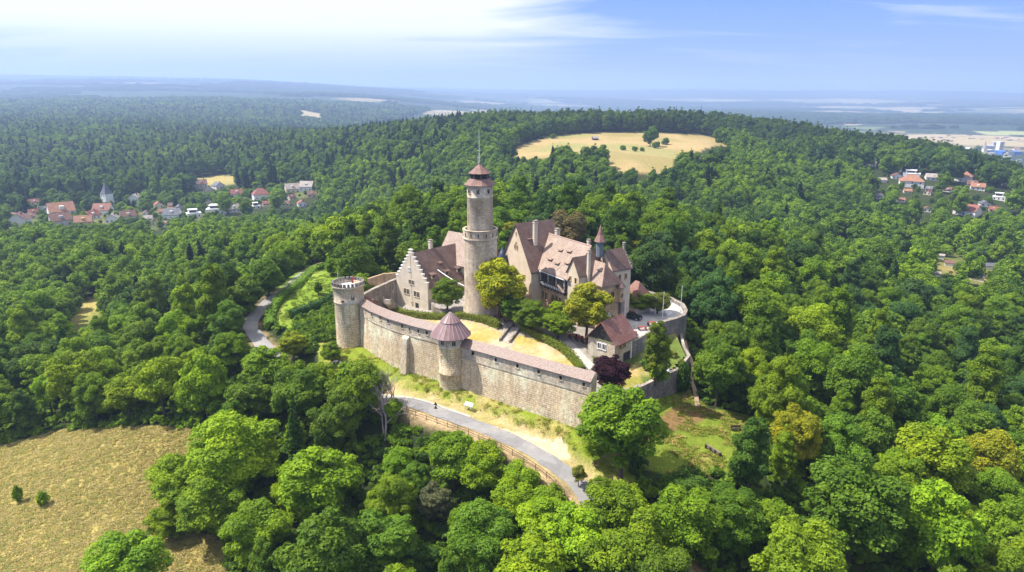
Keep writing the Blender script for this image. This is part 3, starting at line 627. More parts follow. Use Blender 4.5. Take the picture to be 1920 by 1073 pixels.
def battlement_tower():
    cx, cy = -37.8, 151.4; t = thing('crenellated_tower', 'squat round stone tower with crenellated rim at the end of the curtain wall', 'tower', (cx, cy, 0))
    MB().lathe([(3.75, -9.6), (3.5, -8.5), (3.36, 2.0), (3.38, 2.05)], 56).build('shaft', 'wall', t, True)
    MB().lathe([(3.38, 2.05), (3.5, 2.1), (3.5, 2.3), (3.42, 2.35), (3.48, 5.6), (3.7, 5.75), (3.7, 6.15), (3.2, 6.15), (3.2, 5.6)], 56).build('upper_ring', 'wall_upper', t, True)
    MB().lathe([(3.2, 5.62), (0, 5.72)], 48).build('deck', plain('pale_deck', (.62, .60, .57), .9, .12, 1), t)
    for k in range(24):
        a = 2 * math.pi * k / 24; n = Vector((math.cos(a), math.sin(a), 0)); tt = Vector((-n.y, n.x, 0)); mb = MB()
        mb.obox(n * 3.2 - tt * .3 + Vector((0, 0, 6.15)), tt * .6, n * .5, (0, 0, .75)); mb.build('merlon', 'bastion', t)
    for a, z, w_, h_ in ((-62, 3.1, .7, 1.2), (-100, 2.6, .6, .5), (-160, 3.1, .6, 1.0)):
        n = Vector((math.cos(math.radians(a)), math.sin(math.radians(a)), 0)); win(t, n * 3.42 + Vector((0, 0, z)), (-n.y, n.x, 0), n, w_, h_, 'wall_upper', fw=.1)
    ch = MB().box(.3, .7, 2.2, 2.6, 5.7, 7.1); ch.build('vent', 'wood_red', t)
battlement_tower()

def cone_tower():
    t = thing('cone_roofed_tower', 'round wall tower with wide two-stage conical plum roof', 'tower', (-12.3, 129.2, 0))
    MB().lathe([(2.75, -10.6), (2.62, -9.5), (2.5, -6.2), (2.56, -6.15), (2.56, -5.9), (2.45, -5.85), (2.4, -.4), (2.5, -.35), (2.5, -.15), (2.42, -.1), (2.42, 1.9), (2.7, 2.25), (2.7, 2.5)], 48).build('shaft', 'wall', t, True)
    mt, N, L, b = mat('seamed_copper', .45, .5); uv = N.new('ShaderNodeUVMap'); tc = N.new('ShaderNodeTexCoord')
    L.new(ramp(N, L, noise(N, L, tc.outputs['Object'], .9, 5), [(.3, (.16, .085, .085)), (.7, (.26, .16, .16))]), b.inputs['Base Color'])
    rf = MB().lathe([(4.0, 1.85), (4.08, 1.95), (1.7, 4.85), (1.6, 4.85)], 24).build('roof', mt, t)
    s = MB()
    for k in range(24):
        a = 2 * math.pi * k / 24; s.tube([(4.08 * math.cos(a), 4.08 * math.sin(a), 1.98), (1.7 * math.cos(a), 1.7 * math.sin(a), 4.88)], .05, 4)
    s.build('seams', plain('pale_seam', (.42, .33, .32), .5, .1, 1), rf)  # raised seams in a paler tone than the roof
    cp = MB().lathe([(1.95, 4.62), (2.02, 4.72), (.12, 6.55), (0, 6.6)], 16).build('roof_cap', mt, t)
    s = MB()
    for k in range(16):
        a = 2 * math.pi * k / 16; s.tube([(2.02 * math.cos(a), 2.02 * math.sin(a), 4.75), (.12 * math.cos(a), .12 * math.sin(a), 6.57)], .04, 4)
    s.build('seams', bpy.data.materials['pale_seam'], cp); MB().tube([(0, 0, 6.5), (0, 0, 7.3)], .04).build('finial', 'iron', t)
    for a in (-128, -72, -180, 40):
        n = Vector((math.cos(math.radians(a)), math.sin(math.radians(a)), 0)); win(t, n * 2.4 + Vector((0, 0, .25)), (-n.y, n.x, 0), n, .7, .85, 'wall_upper', fw=.12)
    n = Vector((math.cos(math.radians(-140)), math.sin(math.radians(-140)), 0)); win(t, n * 2.42 + Vector((0, 0, -2.6)), (-n.y, n.x, 0), n, .2, .6, 'wall', name='loophole', bars=0, fw=.08)
cone_tower()

def curtain(name, label, line, zt, zb, ports, depth=2.1):
    """a wall carrying a tiled lean-to roof over its walk; line: outer face"""
    t = thing(name, label, 'wall', (0, 0, 0)); line = [np.array(p, float) for p in line]; wl, up, rf, sc = MB(), MB(), MB(), MB(); s0 = 0
    nr = []
    for i in range(len(line)):
        d = line[min(i+1, len(line)-1)] - line[max(i-1, 0)]; d /= np.linalg.norm(d); nr.append(np.array((d[1], -d[0])))
    V3 = lambda p, z: (p[0], p[1], z)
    for i in range(len(line) - 1):
        a, b = line[i], line[i+1]; na, nb = nr[i], nr[i+1]; L_ = np.linalg.norm(b - a); g = lambda z0, z1: [(s0, z0), (s0 + L_, z0), (s0 + L_, z1), (s0, z1)]
        ba, bb = a + na * .55, b + nb * .55; zm = zt - 2.6
        wl.face([V3(ba, zb), V3(bb, zb), V3(b, zm), V3(a, zm)], g(zb, zm))
        ua, ub = a + na * .08, b + nb * .08
        up.face([V3(ua, zm), V3(ub, zm), V3(ub, zt), V3(ua, zt)], g(zm, zt)); up.face([V3(a, zm), V3(b, zm), V3(ub, zm), V3(ua, zm)], g(zm, zm + .1))
        ia, ib = a - na * depth, b - nb * depth
        wl.face([V3(ib, zb + 4), V3(ia, zb + 4), V3(ia, zt + .2), V3(ib, zt + .2)], g(zb, zt))
        for p, q in ((ua + na * .06, ub + nb * .06),): sc.face([V3(p, zm - .12), V3(q, zm - .12), V3(q, zm + .1), V3(p, zm + .1)]); sc.face([V3(p, zm + .1), V3(q, zm + .1), V3(ua, zm + .12), V3(ub, zm + .12)][:3])
        oa, ob = a + na * .42, b + nb * .42; ma, mb_ = a - na * (depth * .78), b - nb * (depth * .78); ja, jb = a - na * (depth + .35), b - nb * (depth + .35); zr = zt + 1.15
        rl = math.hypot(depth, 1.2)
        rf.face([V3(oa, zt - .1), V3(ob, zt - .1), V3(mb_, zr), V3(ma, zr)], [(s0, 0), (s0 + L_, 0), (s0 + L_, rl), (s0, rl)])
        rf.face([V3(oa, zt - .26), V3(ob, zt - .26), V3(ob, zt - .1), V3(oa, zt - .1)]); rf.face([V3(ma, zr), V3(mb_, zr), V3(jb, zr - .55), V3(ja, zr - .55)])
        rf.face([V3(ob, zt - .26), V3(oa, zt - .26), V3(ja, zr - .75), V3(jb, zr - .75)])
        s0 += L_
    for (p, n_) in ((line[0], nr[0]), (line[-1], nr[-1])):
        e = [V3(p + n_ * .5, zb), V3(p + n_ * .08, zt - .1), V3(p - n_ * depth * .78, zt + 1.1), V3(p - n_ * depth, zt + .8), V3(p - n_ * depth, zb)]; wl.face(e if p is line[-1] else e[::-1])
    wl.build('wall_face', 'wall', t); up.build('upper_wall', 'wall_upper', t); rf.build('wall_roof', 'copper', t); sc.build('string_course', 'wall_upper', t)
    tot = sum(np.linalg.norm(line[i+1] - line[i]) for i in range(len(line) - 1))
    for f, w_, h_, dz in ports:
        s = f * tot
        for i in range(len(line) - 1):
            L_ = np.linalg.norm(line[i+1] - line[i])
            if s <= L_: break
            s -= L_
        p = line[i] + (line[i+1] - line[i]) * (s / L_); n_ = nr[i] * (1 - s / L_) + nr[i+1] * (s / L_); n_ /= np.linalg.norm(n_)
        win(t, V3(p + n_ * .08, zt + dz), (-n_[1], n_[0], 0), V3(n_, 0), w_, h_, 'wall_upper', name='gun_port', bars=0, fw=.12, proud=.09)
    return t, line, nr
CL = [(-34.8, 149.0), (-31.0, 143.8), (-26.0, 138.6), (-20.5, 134.2), (-14.4, 130.2)]
ct, cl, cn = curtain('curtain_wall', 'curved stone curtain wall with buttress between crenellated tower and cone-roofed tower', CL, 2.1, -11.2,
    [(.10,.35,.75,-1.2),(.23,.5,.85,-1.25),(.35,.5,.85,-1.3),(.46,.55,.85,-1.35),(.62,.6,.9,-1.4),(.70,.4,.6,-1.5),(.79,.5,.8,-1.5),(.87,.7,.8,-1.4),(.95,.5,.8,-1.5)], 1.35)
bp = np.array((-22.2, 135.4)); bn = np.array((-.62, -.78)); bt = np.array((.78, -.62)); b3 = lambda s, o, z: tuple(bp + bt * s + bn * o) + (z,)
mb = MB(); q0 = [b3(-.85, 1.75, -11), b3(.85, 1.75, -11), b3(.85, .75, -1.2), b3(-.85, .75, -1.2)]; q1 = [b3(-.85, -.3, -11), b3(.85, -.3, -11), b3(.85, -.3, -.6), b3(-.85, -.3, -.6)]
mb.face(q0); mb.face([q0[0], q0[3], q1[3], q1[0]]); mb.face([q0[1], q1[1], q1[2], q0[2]]); mb.face([q0[3], q0[2], q1[2], q1[3]]); mb.build('buttress', 'wall_upper', ct)
curtain('curtain_wall', 'long straight stone curtain wall with tiled coping roof above the road', [(-10.3, 128.0), (-2.2, 122.1), (5.9, 116.3), (14.0, 110.5)], 0.0, -12.2,
    [(.11,.7,.85,-1.35),(.30,.6,.8,-1.4),(.47,.6,.8,-1.4),(.63,.6,.8,-1.4),(.79,.6,.8,-1.4),(.95,.55,.75,-1.4)], 1.8)

def stepped_house():
    x0, y0 = -25.2, 164.7; rz = math.atan2(-.67, .74)
    t = thing('stepped_gable_house', 'cream house with white-capped stepped gables and dark plum roof', 'house', (x0, y0, 0), rz)
    hw, L_, zb, ez, rd = 6.0, 16.4, -4.6, 2.4, 10.0
    w = MB(); w.quad((hw, .5, zb), (hw, L_, zb), (hw, L_, ez + .1), (hw, .5, ez + .1)); w.quad((-hw, L_, zb), (-hw, .5, zb), (-hw, .5, ez + .1), (-hw, L_, ez + .1)); w.build('wall', 'plaster', t)
    n = 8; dx = hw / n; dz = (rd - ez) / n
    for yy in (0.0, L_):
        g = MB(); cps = []
        for k in range(n):
            zt = ez + dz * (k + 1) + .25
            for s in (-1, 1):
                xa, xb = s * (hw + .1 - dx * k), s * (hw + .1 - dx * (k + 1)); lo, hi = min(xa, xb), max(xa, xb)
                g.box(lo, hi, yy, yy + .5, zb, zt); cps.append((lo - .06, hi + .06, yy - .08, yy + .58, zt, zt + .2))
        g.box(-.42, .42, yy - .02, yy + .52, rd - .4, rd + 1.0); cps.append((-.5, .5, yy - .1, yy + .6, rd + 1.0, rd + 1.2))
        o = g.build('gable_wall', 'plaster', t)
        for q in cps: MB().box(*q).build('coping', 'white', o)
    gable_roof(t, hw, .5, L_, ez, rd, .35, 0.0, 'tile')
    chimney(t, -.4, 7.0, rd - 1.2, rd + 1.9, .8, .8)
    N_, T_ = (0, -1, 0), (1, 0, 0)
    for x in (-.95, -.35): win(t, (x, 0, 5.6), T_, N_, .28, .85, 'white', bars=0, pane='glass', fw=.12)
    for x in (-.55, .55): win(t, (x, 0, 2.2), T_, N_, .85, 1.15, 'plaster', fw=.08)
    for x in (-2.6, -1.5, 1.3, 2.4): win(t, (x, 0, -.7), T_, N_, .9, 1.4, 'plaster', fw=.08)
    win(t, (0, 0, -2.9), T_, N_, .5, .6, 'plaster', fw=.08); MB().obox((1.3, -.05, zb), (1.1, 0, 0), (0, -.06, 0), (0, 0, 2.3)).build('door', 'wood', t)
    for y in (3.2, 7.6, 11.8): dormer(t, (hw - 1.05, y, ez + 1.55), (1, 0, 0), 1.35, 1.05, 2.3)
    dormer(t, (hw - 3.0, 7.2, ez + 3.95), (1, 0, 0), .7, .5, 1.2)
    for y in (2.0, 9.5, 13): win(t, (hw, y, .2), (0, 1, 0), (1, 0, 0), .9, 1.2)
    s = MB(); s.box(-hw - .3, -hw, 3, 3.5, zb, 0); s.build('downpipe', 'wood_mid', t)
stepped_house()

def rear_house():
    a = Vector(at(843, 435, 12.5)); rz = math.atan2(-.6, .8); t = thing('rear_house', 'house with broad pale pink roof behind the stepped gable house', 'house', (a.x, a.y, 0), rz - math.pi / 2 + math.pi / 2)
    # local x runs along the ridge, local y away
    hw = 5.2; mb = MB(); th = .22
    for s in (-1, 1):
        p = [(-.4, s * (hw + .4), 5.3), (14, s * (hw + .4), 5.3), (14, 0, 12.5), (-.4, 0, 12.5)]; p = p if s < 0 else p[::-1]; q = [(x, y, z + th) for x, y, z in p]
        mb.face(q); mb.face(p[::-1])
        for i in range(4): mb.face([p[i], p[(i+1) % 4], q[(i+1) % 4], q[i]])
    mb.build('roof', 'tile_pink', t); w = MB().box(0, 13.6, -hw, hw, -1, 5.7); w.face([(0, -hw, 5.7), (0, 0, 12.3), (0, hw, 5.7)]); w.build('wall', 'plaster', t)
rear_house()

PB = (1.01, 159.9); PRZ = math.atan2(-.849, .529)
def great_hall():
    t = thing('great_hall', 'tall castle hall with steep dark roof, cream gable and tall chimney', 'hall', (*PB, 0), PRZ)
    gable_walls(t, 6.6, 0, 10.4, -1.5, 8.3, 18.3, 'plaster_warm'); gable_roof(t, 6.6, 0, 10.4, 8.3, 18.4, .35, .3, 'tile', .24)
    chimney(t, 3.0, 3.4, 11.5, 18.9, .75, .9); chimney(t, 3.4, 9.6, 11, 16.4, .9, .9)
    MB().obox((6.75, 10.75, 8.1), (-6.75, 0, 10.5), (-.25, 0, 0), (0, -.35, 0)).build('verge_flashing', 'verdigris', t)
    for x in (-.55, 0, .55): win(t, (x, 0, 12.6 if x == 0 else 12.4), (1, 0, 0), (0, -1, 0), .32, 1.5 if x == 0 else 1.0, bars=0, fw=.1)
    win(t, (0, 0, 15.8), (1, 0, 0), (0, -1, 0), .16, .8, name='loophole', bars=0, fw=.06)
    win(t, (3.5, 0, 5.6), (1, 0, 0), (0, -1, 0), .8, 1.2)
    dormer(t, (2.4, 2.4, 14.6), (1, 0, 0), 1.1, .35, 1.0); dormer(t, (5.9, 5.4, 9.3), (1, 0, 0), 2.6, .9, 1.6)
    MB().box(-5.5, 6.4, -1.6, -.02, -1, 2.6).build('porch', 'sandstone', t)
great_hall()
def long_hall():
    t = thing('long_hall', 'long castle hall with broad pale pink roof and dark timbered gallery', 'hall', (*PB, 0), PRZ)
    x0, x1 = 6.62, 18.2; y0, y1 = 2.9, 13.8; yr, zr, ez = 8.2, 15.4, 8.6
    w = MB(); w.quad((x0, y0, -1.5), (x1 + 3.2, y0, -1.5), (x1 + 3.2, y0, 9.4), (x0, y0, 9.4)); w.quad((x1, y1, -1.5), (x0, y1, -1.5), (x0, y1, 9), (x1, y1, 9))
    w.face([(x1, y0, -1.5), (x1, y1, -1.5), (x1, y1, 9.2), (x1, yr, zr), (x1, y0, 9.6)]); w.build('wall', 'sandstone', t)
    mb = MB(); th = .24
    for (ya, za, xa) in ((1.9, 8.45, x0 - .3), (14.4, 8.45, x0 - 2)):
        xl = 1.2 if ya < yr else 1.2
        p = [(xa, ya, za), (x1 + (.0 if ya < yr else .3), ya, za), (x1 + .3, yr, zr), (xl, yr, zr)]
        p = p if ya < yr else p[::-1]; q = [(x, y, z + th) for x, y, z in p]; mb.face(q); mb.face(p[::-1])
        for i in range(4): mb.face([p[i], p[(i+1) % 4], q[(i+1) % 4], q[i]])
    o = mb.build('roof', 'tile_pink', t); MB().tube([(1.2, yr, zr + th + .03), (10, yr, zr + th - .03), (x1 + .3, yr, zr + th + .03)], .15, 6).build('ridge_cap', 'ridge', o)
    MB().obox((7.2, 1.75, 8.3), (9.7, 0, 0), (0, .12, 0), (0, 0, .16)).build('gutter', 'metal', t)
    g = MB().box(6.95, 17.1, 2.15, 2.85, 4.9, 8.5).build('gallery', 'wood', t)
    for k in range(3): MB().box(7.5 + k * 3.2, 9.75 + k * 3.2, 2.08, 2.14, 6.2, 8.1).build('gallery_pane', 'glass', g)
    for k in range(15): MB().box(7.15 + k * .65, 7.5 + k * .65, 2.09, 2.145, 5.2, 5.85).build('infill_panel', 'white', g)
    for k in range(4):
        c = 7.2 + k * 3.2
        MB().box(c - .22, c + .22, 2.04, 2.145, 6.1, 8.2).build('post_panel', 'white', g); b_ = MB()
        for s in (-1, 1): b_.obox((c - s * .2, 2.0, 6.15), (s * .4, 0, 2.0), (.09, 0, 0), (0, -.04, 0))
        b_.build('cross_brace', 'wood', g)
    for k in range(8): MB().obox((7.3 + k * 1.3, 2.3, 4.55), (.2, 0, 0), (0, .6, 0), (0, 0, .35)).build('bracket', 'wood', g)
    for x in (7.4, 8.8, 11.4, 12.9, 14.4): win(t, (x, y0, 1.5), (1, 0, 0), (0, -1, 0), .9, 1.9, fw=.18)
    sl_ = (zr - ez) / (yr - 1.9)
    for x, f in ((9.8, .62), (12.9, .66), (8.6, .30), (11.7, .26), (14.9, .35)):
        y = 1.9 + (yr - 1.9) * f; dormer(t, (x, y, ez + (y - 1.9) * sl_ + .1), (0, -1, 0), 1.15, .42, 1.5, 'tile_pink')
    # bay with its own steep gable and chimney
    bx, hw = 19.3, 2.1; b = MB(); b.face([(bx - hw, 2.6, -1.5), (bx + hw, 2.6, -1.5), (bx + hw, 2.6, 10.4), (bx, 2.6, 13.7), (bx - hw, 2.6, 10.4)])
    b.quad((bx + hw, 2.6, -1.5), (bx + hw, 8, -1.5), (bx + hw, 8, 10.4), (bx + hw, 2.6, 10.4)); b.quad((bx - hw, 4, 7.5), (bx - hw, 2.6, 7.5), (bx - hw, 2.6, 10.4), (bx - hw, 4, 10.4)); bay = b.build('bay', 'plaster_warm', t)
    gable_roof(bay, hw, 2.6, 8.3, 10.4, 13.8, .3, .3, 'tile', .2, 'bay_roof', bx)
    win(t, (bx - .9, 2.6, 8.6), (1, 0, 0), (0, -1, 0), .4, .9, bars=0); win(t, (bx + 1, 2.6, 8.2), (1, 0, 0), (0, -1, 0), .6, 1.3, bars=0)
    chimney(t, 21.75, 4.9, 8.0, 15.2, .6, .6); chimney(t, 16.9, 8.6, 14.2, 16.3, .6, .6)
    # ridge turret
    sp = MB().lathe([(.85, 13.6), (.85, 17.2), (.7, 17.25)], 8, 20.4, 9.0).build('ridge_turret', 'slate_pale', t)
    MB().lathe([(1.35, 17.0), (1.3, 17.1), (.65, 18.5), (.25, 20.0), (0, 20.8)], 8, 20.4, 9.0).build('turret_spire', tiles('spire_tile', (.33,.17,.13), (.26,.125,.10), (.38,.26,.22)), sp)
    MB().tube([(20.4, 9.0, 20.7), (20.4, 9.0, 21.5)], .04).build('finial', 'iron', sp)
    MB().obox((14.0, 2.4, 6.9), (3, 0, -1.6), (0, -.8, 0), (0, 0, .2)).build('lean_to_roof', 'tile_pink', t)
long_hall()
def gatehouse():
    t = thing('gatehouse', 'sandstone gatehouse with hipped roof and pointed arch gate', 'gatehouse', (*PB, 0), PRZ)
    x0, x1, y0, y1 = 19.0, 25.8, 5.6, 10.4
    MB().prism([(x0, y0), (x1, y0), (x1, y1), (x0, y1)], -2, 9.2, False).build('wall', 'sandstone', t)
    hip_roof(t, x0, x1, y0, y1, 9.2, 12.6, 16.5, 23.6, 'tile_pink', .55)
    # darker tiles over the hip facing the forecourt paint in its shade
    e = .26; zz = 9.2 - .55 * 3.4 / 2.4; MB().face([(x1 + .57, y0 - .55, zz + e - .02), (x1 + .57, y1 + .55, zz + e - .02), (23.62, 8.0, 12.6 + e - .02)]).build('hip_shade', 'tile', t)
    dormer(t, (23.2, 6.9, 11.0), (0, -1, 0), .9, .35, 1.1, 'tile_pink', False)
    for y in (6.5, 8.5): win(t, (x1, y, 5.2), (0, 1, 0), (1, 0, 0), .95, 1.6, 'sandstone', fw=.22, proud=.12)
    b = MB(); b.prism([(x1, 9.7), (x1 + .9, 9.9), (x1 + .9, 11.0), (x1, 11.3)], 4.4, 7.8); o = b.build('oriel', 'sandstone', t); win(t, (x1 + .9, 10.45, 5.4), (0, 1, 0), (1, 0, 0), .5, .9)
    MB().lathe([(1.3, 7.7), (0, 9.2)], 6, x1 + .2, 10.5).build('oriel_roof', 'tile', t)
    def arch(c, w, h, n=7):
        p = [(c - w, 0), (c + w, 0)]; p += [(c + w * math.cos(k / n * 1.05) * 1 - 0, h + w * 1.5 * math.sin(k / n * math.pi / 2)) for k in range(n)][:0]
        rr = [(c + w * (1 - (k / n) ** 1.8), h + w * 1.35 * (k / n)) for k in range(n + 1)]; ll = [(2 * c - a, z) for a, z in rr[::-1][1:]]
        return p + rr + ll
    A = arch(8.0, 1.25, 1.5); fr = arch(8.0, 1.6, 1.55); m = MB()
    for (a, b_), (c, d) in zip(list(zip(A, fr))[1:], list(zip(A, fr))[2:]):
        m.face([(x1 + .1, a[0], a[1] - 1), (x1 + .1, c[0], c[1] - 1), (x1 + .1, d[0], d[1] - 1), (x1 + .1, b_[0], b_[1] - 1)][::1]); m.face([(x1 + .1, b_[0], b_[1] - 1), (x1 + .1, d[0], d[1] - 1), (x1 - .1, d[0], d[1] - 1), (x1 - .1, b_[0], b_[1] - 1)])
    o = m.build('gate_arch', 'sandstone', t)
    MB().face([(x1 + .03, a, z - 1) for a, z in A]).build('gate_opening', 'wood', o)
    MB().obox((x1 - .4, 10.5, -2), (1.1, 0, 0), (0, 1.0, 0), (0, 0, 6.6)).build('corner_buttress', 'yard_wall', t)
gatehouse()
def gabled_wing():
    t = thing('gabled_wing', 'castle wing with dark roof and twin lancets beside the ridge turret', 'wing', (*PB, 0), PRZ)
    c = 21.0; gable_walls(t, 2.9, 10.0, 15.2, -1.5, 11.0, 14.7, 'plaster_warm', c); gable_roof(t, 2.9, 10.0, 15.0, 11.0, 14.8, .25, .12, 'tile', .2, 'roof', c)
    for x in (-.25, .25): win(t, (c + x, 10.0, 12.2), (1, 0, 0), (0, -1, 0), .28, .9, bars=0, fw=.1)
    for y in (12, 13.8): win(t, (c + 2.9, y, 8.6), (0, 1, 0), (1, 0, 0), .6, 1.1)
    s = MB()
    for k in range(7):
        for q in (-1, 1): xx = c + q * (2.9 - k * .42); s.box(xx - .25, xx + .25, 15.15, 15.55, 10.6, 11.5 + k * .52)
    s.build('rear_gable', 'yard_wall', t); chimney(t, c + .2, 15.3, 14, 15.6, .5, .5, 'yard_wall')
gabled_wing()
def annex():
    t = thing('gate_annex', 'low annex with dark red hipped roof behind the gatehouse', 'annex', (*PB, 0), PRZ)
    MB().prism([(18, 18.5), (22.6, 18.5), (22.6, 23), (18, 23)], -2, 3.0, False).build('wall', 'plaster_warm', t); hip_roof(t, 18, 22.6, 18.5, 23, 3.0, 6.0, 19.6, 21, 'tile_red', .5)
    for y in (19.5, 21.4): win(t, (22.6, y, .6), (0, 1, 0), (1, 0, 0), .7, 1.1)
annex()
def turret():
    p = (-2.4, 163.5); t = thing('stair_turret', 'small turret with pointed blue slate cone beside the tall round tower', 'turret', (*p, 0))
    MB().lathe([(1.25, -1), (1.25, 8.6)], 20).build('shaft', 'sandstone', t, True); MB().lathe([(1.7, 8.3), (1.65, 8.45), (.75, 10.2), (0, 12.2)], 20).build('cone_roof', 'slate', t, True)
turret()
def garden_house():
    t = thing('garden_house', 'small stone garden house with timber gable and red tiled roof', 'house', (18.1, 129.7, 0), math.radians(-42.6))
    hw, L_ = 3.3, 6.9; gable_walls(t, hw, 0, L_, -5.2, .55, 4.0, 'wall_upper'); gable_roof(t, hw, 0, L_, .55, 4.2, .55, .5, 'tile_red', .2)
    g = MB(); g.face([(-hw + .02, -.06, .5), (hw - .02, -.06, .5), (0, -.06, 4.0)]); tg = g.build('timber_gable', 'wood', t); s = MB()
    for k in range(-9, 10):
        x = k * .34; h = 3.5 * (1 - abs(x) / hw) - .1
        if h > .1: s.box(x - .03, x + .03, -.10, -.06, .5, .5 + h)
    s.build('battens', plain('grey_batten', (.07, .065, .06), .9, .2, 3), tg); MB().box(-hw, hw, -.12, -.06, .38, .55).build('sill_beam', plain('mossy_beam', (.22, .26, .10), .9, .2, 3), t)
    for x in (-.35, .45): win(t, (x, -.08, 1.5), (1, 0, 0), (0, -1, 0), .55, 1.0, 'wood', bars=1, fw=.08)
    for x in (-.45, .75): win(t, (x, 0, -1.45), (1, 0, 0), (0, -1, 0), .8, 1.15, 'white', fw=.13)
    for y in (1.9, 3.3): win(t, (hw, y, -1.2), (0, 1, 0), (1, 0, 0), .85, 1.2, 'sandstone', fw=.14)
    MB().box(hw, hw + .05, 3.2, 5.6, -4.6, -2.5).build('garage_door', 'wood', t); MB().box(hw - .02, hw + .12, 5.8, 6.1, -4.6, .5).build('downpipe', 'metal', t)
    chimney(t, -.9, 3.4, 2.6, 4.6, .75, .75, 'paint_white')
garden_house()

# ---------------------------------------------------------------- retaining walls, stairs, terraces
def wall_run(name, label, path, zb, zt, th=.6, m='yard_wall', cap=.18, cat='wall', capm='yard_wall'):
    t = thing(name, label, cat, (0, 0, 0)); p = [np.array(q[:2], float) for q in path]; n = []
    for i in range(len(p)):
        d = p[min(i+1, len(p)-1)] - p[max(i-1, 0)]; d /= np.linalg.norm(d); n.append(np.array((d[1], -d[0])))
    zt = zt if isinstance(zt, (list, tuple)) else [zt] * len(p); zb = zb if isinstance(zb, (list, tuple)) else [zb] * len(p)
    def body(mb, h, z0, z1):
        a = [p[i] + n[i] * h for i in range(len(p))]; b = [p[i] - n[i] * h for i in range(len(p))]; s = 0
        for i in range(len(p) - 1):
            l = np.linalg.norm(p[i+1] - p[i]); g = [(s, z0[i]), (s + l, z0[i+1]), (s + l, z1[i+1]), (s, z1[i])]
            mb.face([(*a[i], z0[i]), (*a[i+1], z0[i+1]), (*a[i+1], z1[i+1]), (*a[i], z1[i])], g); mb.face([(*b[i+1], z0[i+1]), (*b[i], z0[i]), (*b[i], z1[i]), (*b[i+1], z1[i+1])], [g[1], g[0], g[3], g[2]])
            mb.face([(*a[i], z1[i]), (*a[i+1], z1[i+1]), (*b[i+1], z1[i+1]), (*b[i], z1[i])]); s += l
        for i, k in ((0, 1), (-1, 0)):
            q = [(*a[i], z0[i]), (*a[i], z1[i]), (*b[i], z1[i]), (*b[i], z0[i])]; mb.face(q)
    w = MB(); body(w, th / 2, zb, zt); w.build('masonry', m, t)
    if cap: c = MB(); body(c, th / 2 + .08, zt, [z + cap for z in zt]); c.build('coping', capm, t)
    return t
TER = [(24.9, 132.6), (27.6, 136.6), (31.3, 141.0), (33.6, 143.6), (36.2, 145.4), (38.8, 147.9), (40.2, 151.3), (40.6, 156), (39.0, 161), (33, 168), (22, 171), (18, 160), (22, 146), (19, 137)]
mb = MB(); mb.prism(TER, -4.9, -1.0); o = mb.build('forecourt', plain('forecourt_gravel', (.42, .40, .385), .95, .15, .7)); tag(o, kind='structure')
wall_run('bastion_wall', 'grey bastion wall curving round the gravel forecourt', [(31.8, 141.3), (33.9, 143.5), (36.5, 145.2), (39.1, 147.7), (40.5, 151.3), (40.9, 156), (39.2, 161.4), (33, 168.4)], [-13, -13, -14, -15, -15, -15, -15, -14], -.35, .7, 'bastion', .2)
wall_run('terrace_wall', 'low wall below the red tables beside the garden house', [(24.9, 132.2), (27.9, 136.4), (31.6, 140.9)], [-5, -5, -12], -.95, .4, 'bastion', .12)
LW = [(14.4, 111.6), (17.5, 113.2), (23.5, 118.2), (30.5, 125.0), (32.9, 127.0)]
wall_run('garden_wall', 'dark stone retaining wall under the white statue', LW, [-12.5, -13, -13.5, -14.5, -15], [-4.9, -4.9, -4.95, -4.95, -4.95], .6, 'bastion', .15)
wall_run('garden_wall', 'retaining wall with pale coping running up to the grey bastion', [(33.1, 127.2), (35.3, 130.8), (37.4, 134.6), (37.6, 140), (38.5, 146.5)], [-15, -15, -15, -14, -14], [-4.9, -4.9, -4.9, -4.9, -4.4], .45, 'bastion', .12)
wall_run('terrace_wall', 'curved stone terrace wall in front of the stepped gable house', [(-19.6, 160.0), (-18.6, 157.0), (-16.4, 155.0), (-13.4, 154.4), (-11.2, 154.2)], [-4.8, -4.8, -4.6, -4.2, -3.6], [-1.2, -1.3, -1.4, -1.4, -1.2], .5, 'yard_wall', .12)
mb = MB(); mb.prism([(-20.2, 161), (-18.3, 157.3), (-16.3, 155.3), (-13.4, 154.7), (-10.5, 154.5), (-8, 160), (-13, 168)], -4, -1.45); tag(mb.build('terrace', plain('terrace_gravel', (.27, .245, .22), .95, .25, .8)), kind='structure')
wall_run('rampart_wall', 'old stone wall linking crenellated tower and stepped gable house', [(-37.2, 155.0), (-34.5, 162.0), (-31.3, 167.6), (-29.8, 169.6)], -6, [1.4, 1.6, 2.0, 2.2], .8, 'yard_wall', .2)
wall_run('ruined_wall', 'reddish brick wall behind the stepped gable house', [(-38, 172), (-34, 174.5), (-30.2, 174)], -4, [1.6, 2.4, 2.8], .6, 'sandstone', 0)
def stair(name, label, a, b, w, n, walls=True):
    a, b = Vector(a), Vector(b); t = thing(name, label, 'stairs', a); d = b - a; h = Vector((d.x, d.y, 0)); l = h.length; h.normalize(); s = Vector((h.y, -h.x, 0)); mb = MB(); z = Vector((0, 0, 1))
    for k in range(n):
        st = h * (l * k / n) + z * (d.z * (k + 1) / n if d.z > 0 else d.z * k / n); mb.obox(st - s * w / 2 - z * 1.2, s * w, h * (l / n + .02), z * 1.2)
    mb.build('steps', 'gravel', t)
    if walls:
        for q in (-1, 1):
            o = s * (q * (w / 2 + .2)); f = MB(); f.obox(o - s * .18 - z * 1.0, s * .36, h * l + z * d.z, z * 1.7); f.build('stair_cheek', 'yard_wall', t)
    return t
def yz(x, y): return float(yard_z(np.array(x), np.array(y)))
sa = yat(946, 643); sb = yat(968, 614)
stair('garden_stairs', 'straight stone garden stairs between the two dry lawns', sa, sb, 2.0, 12)
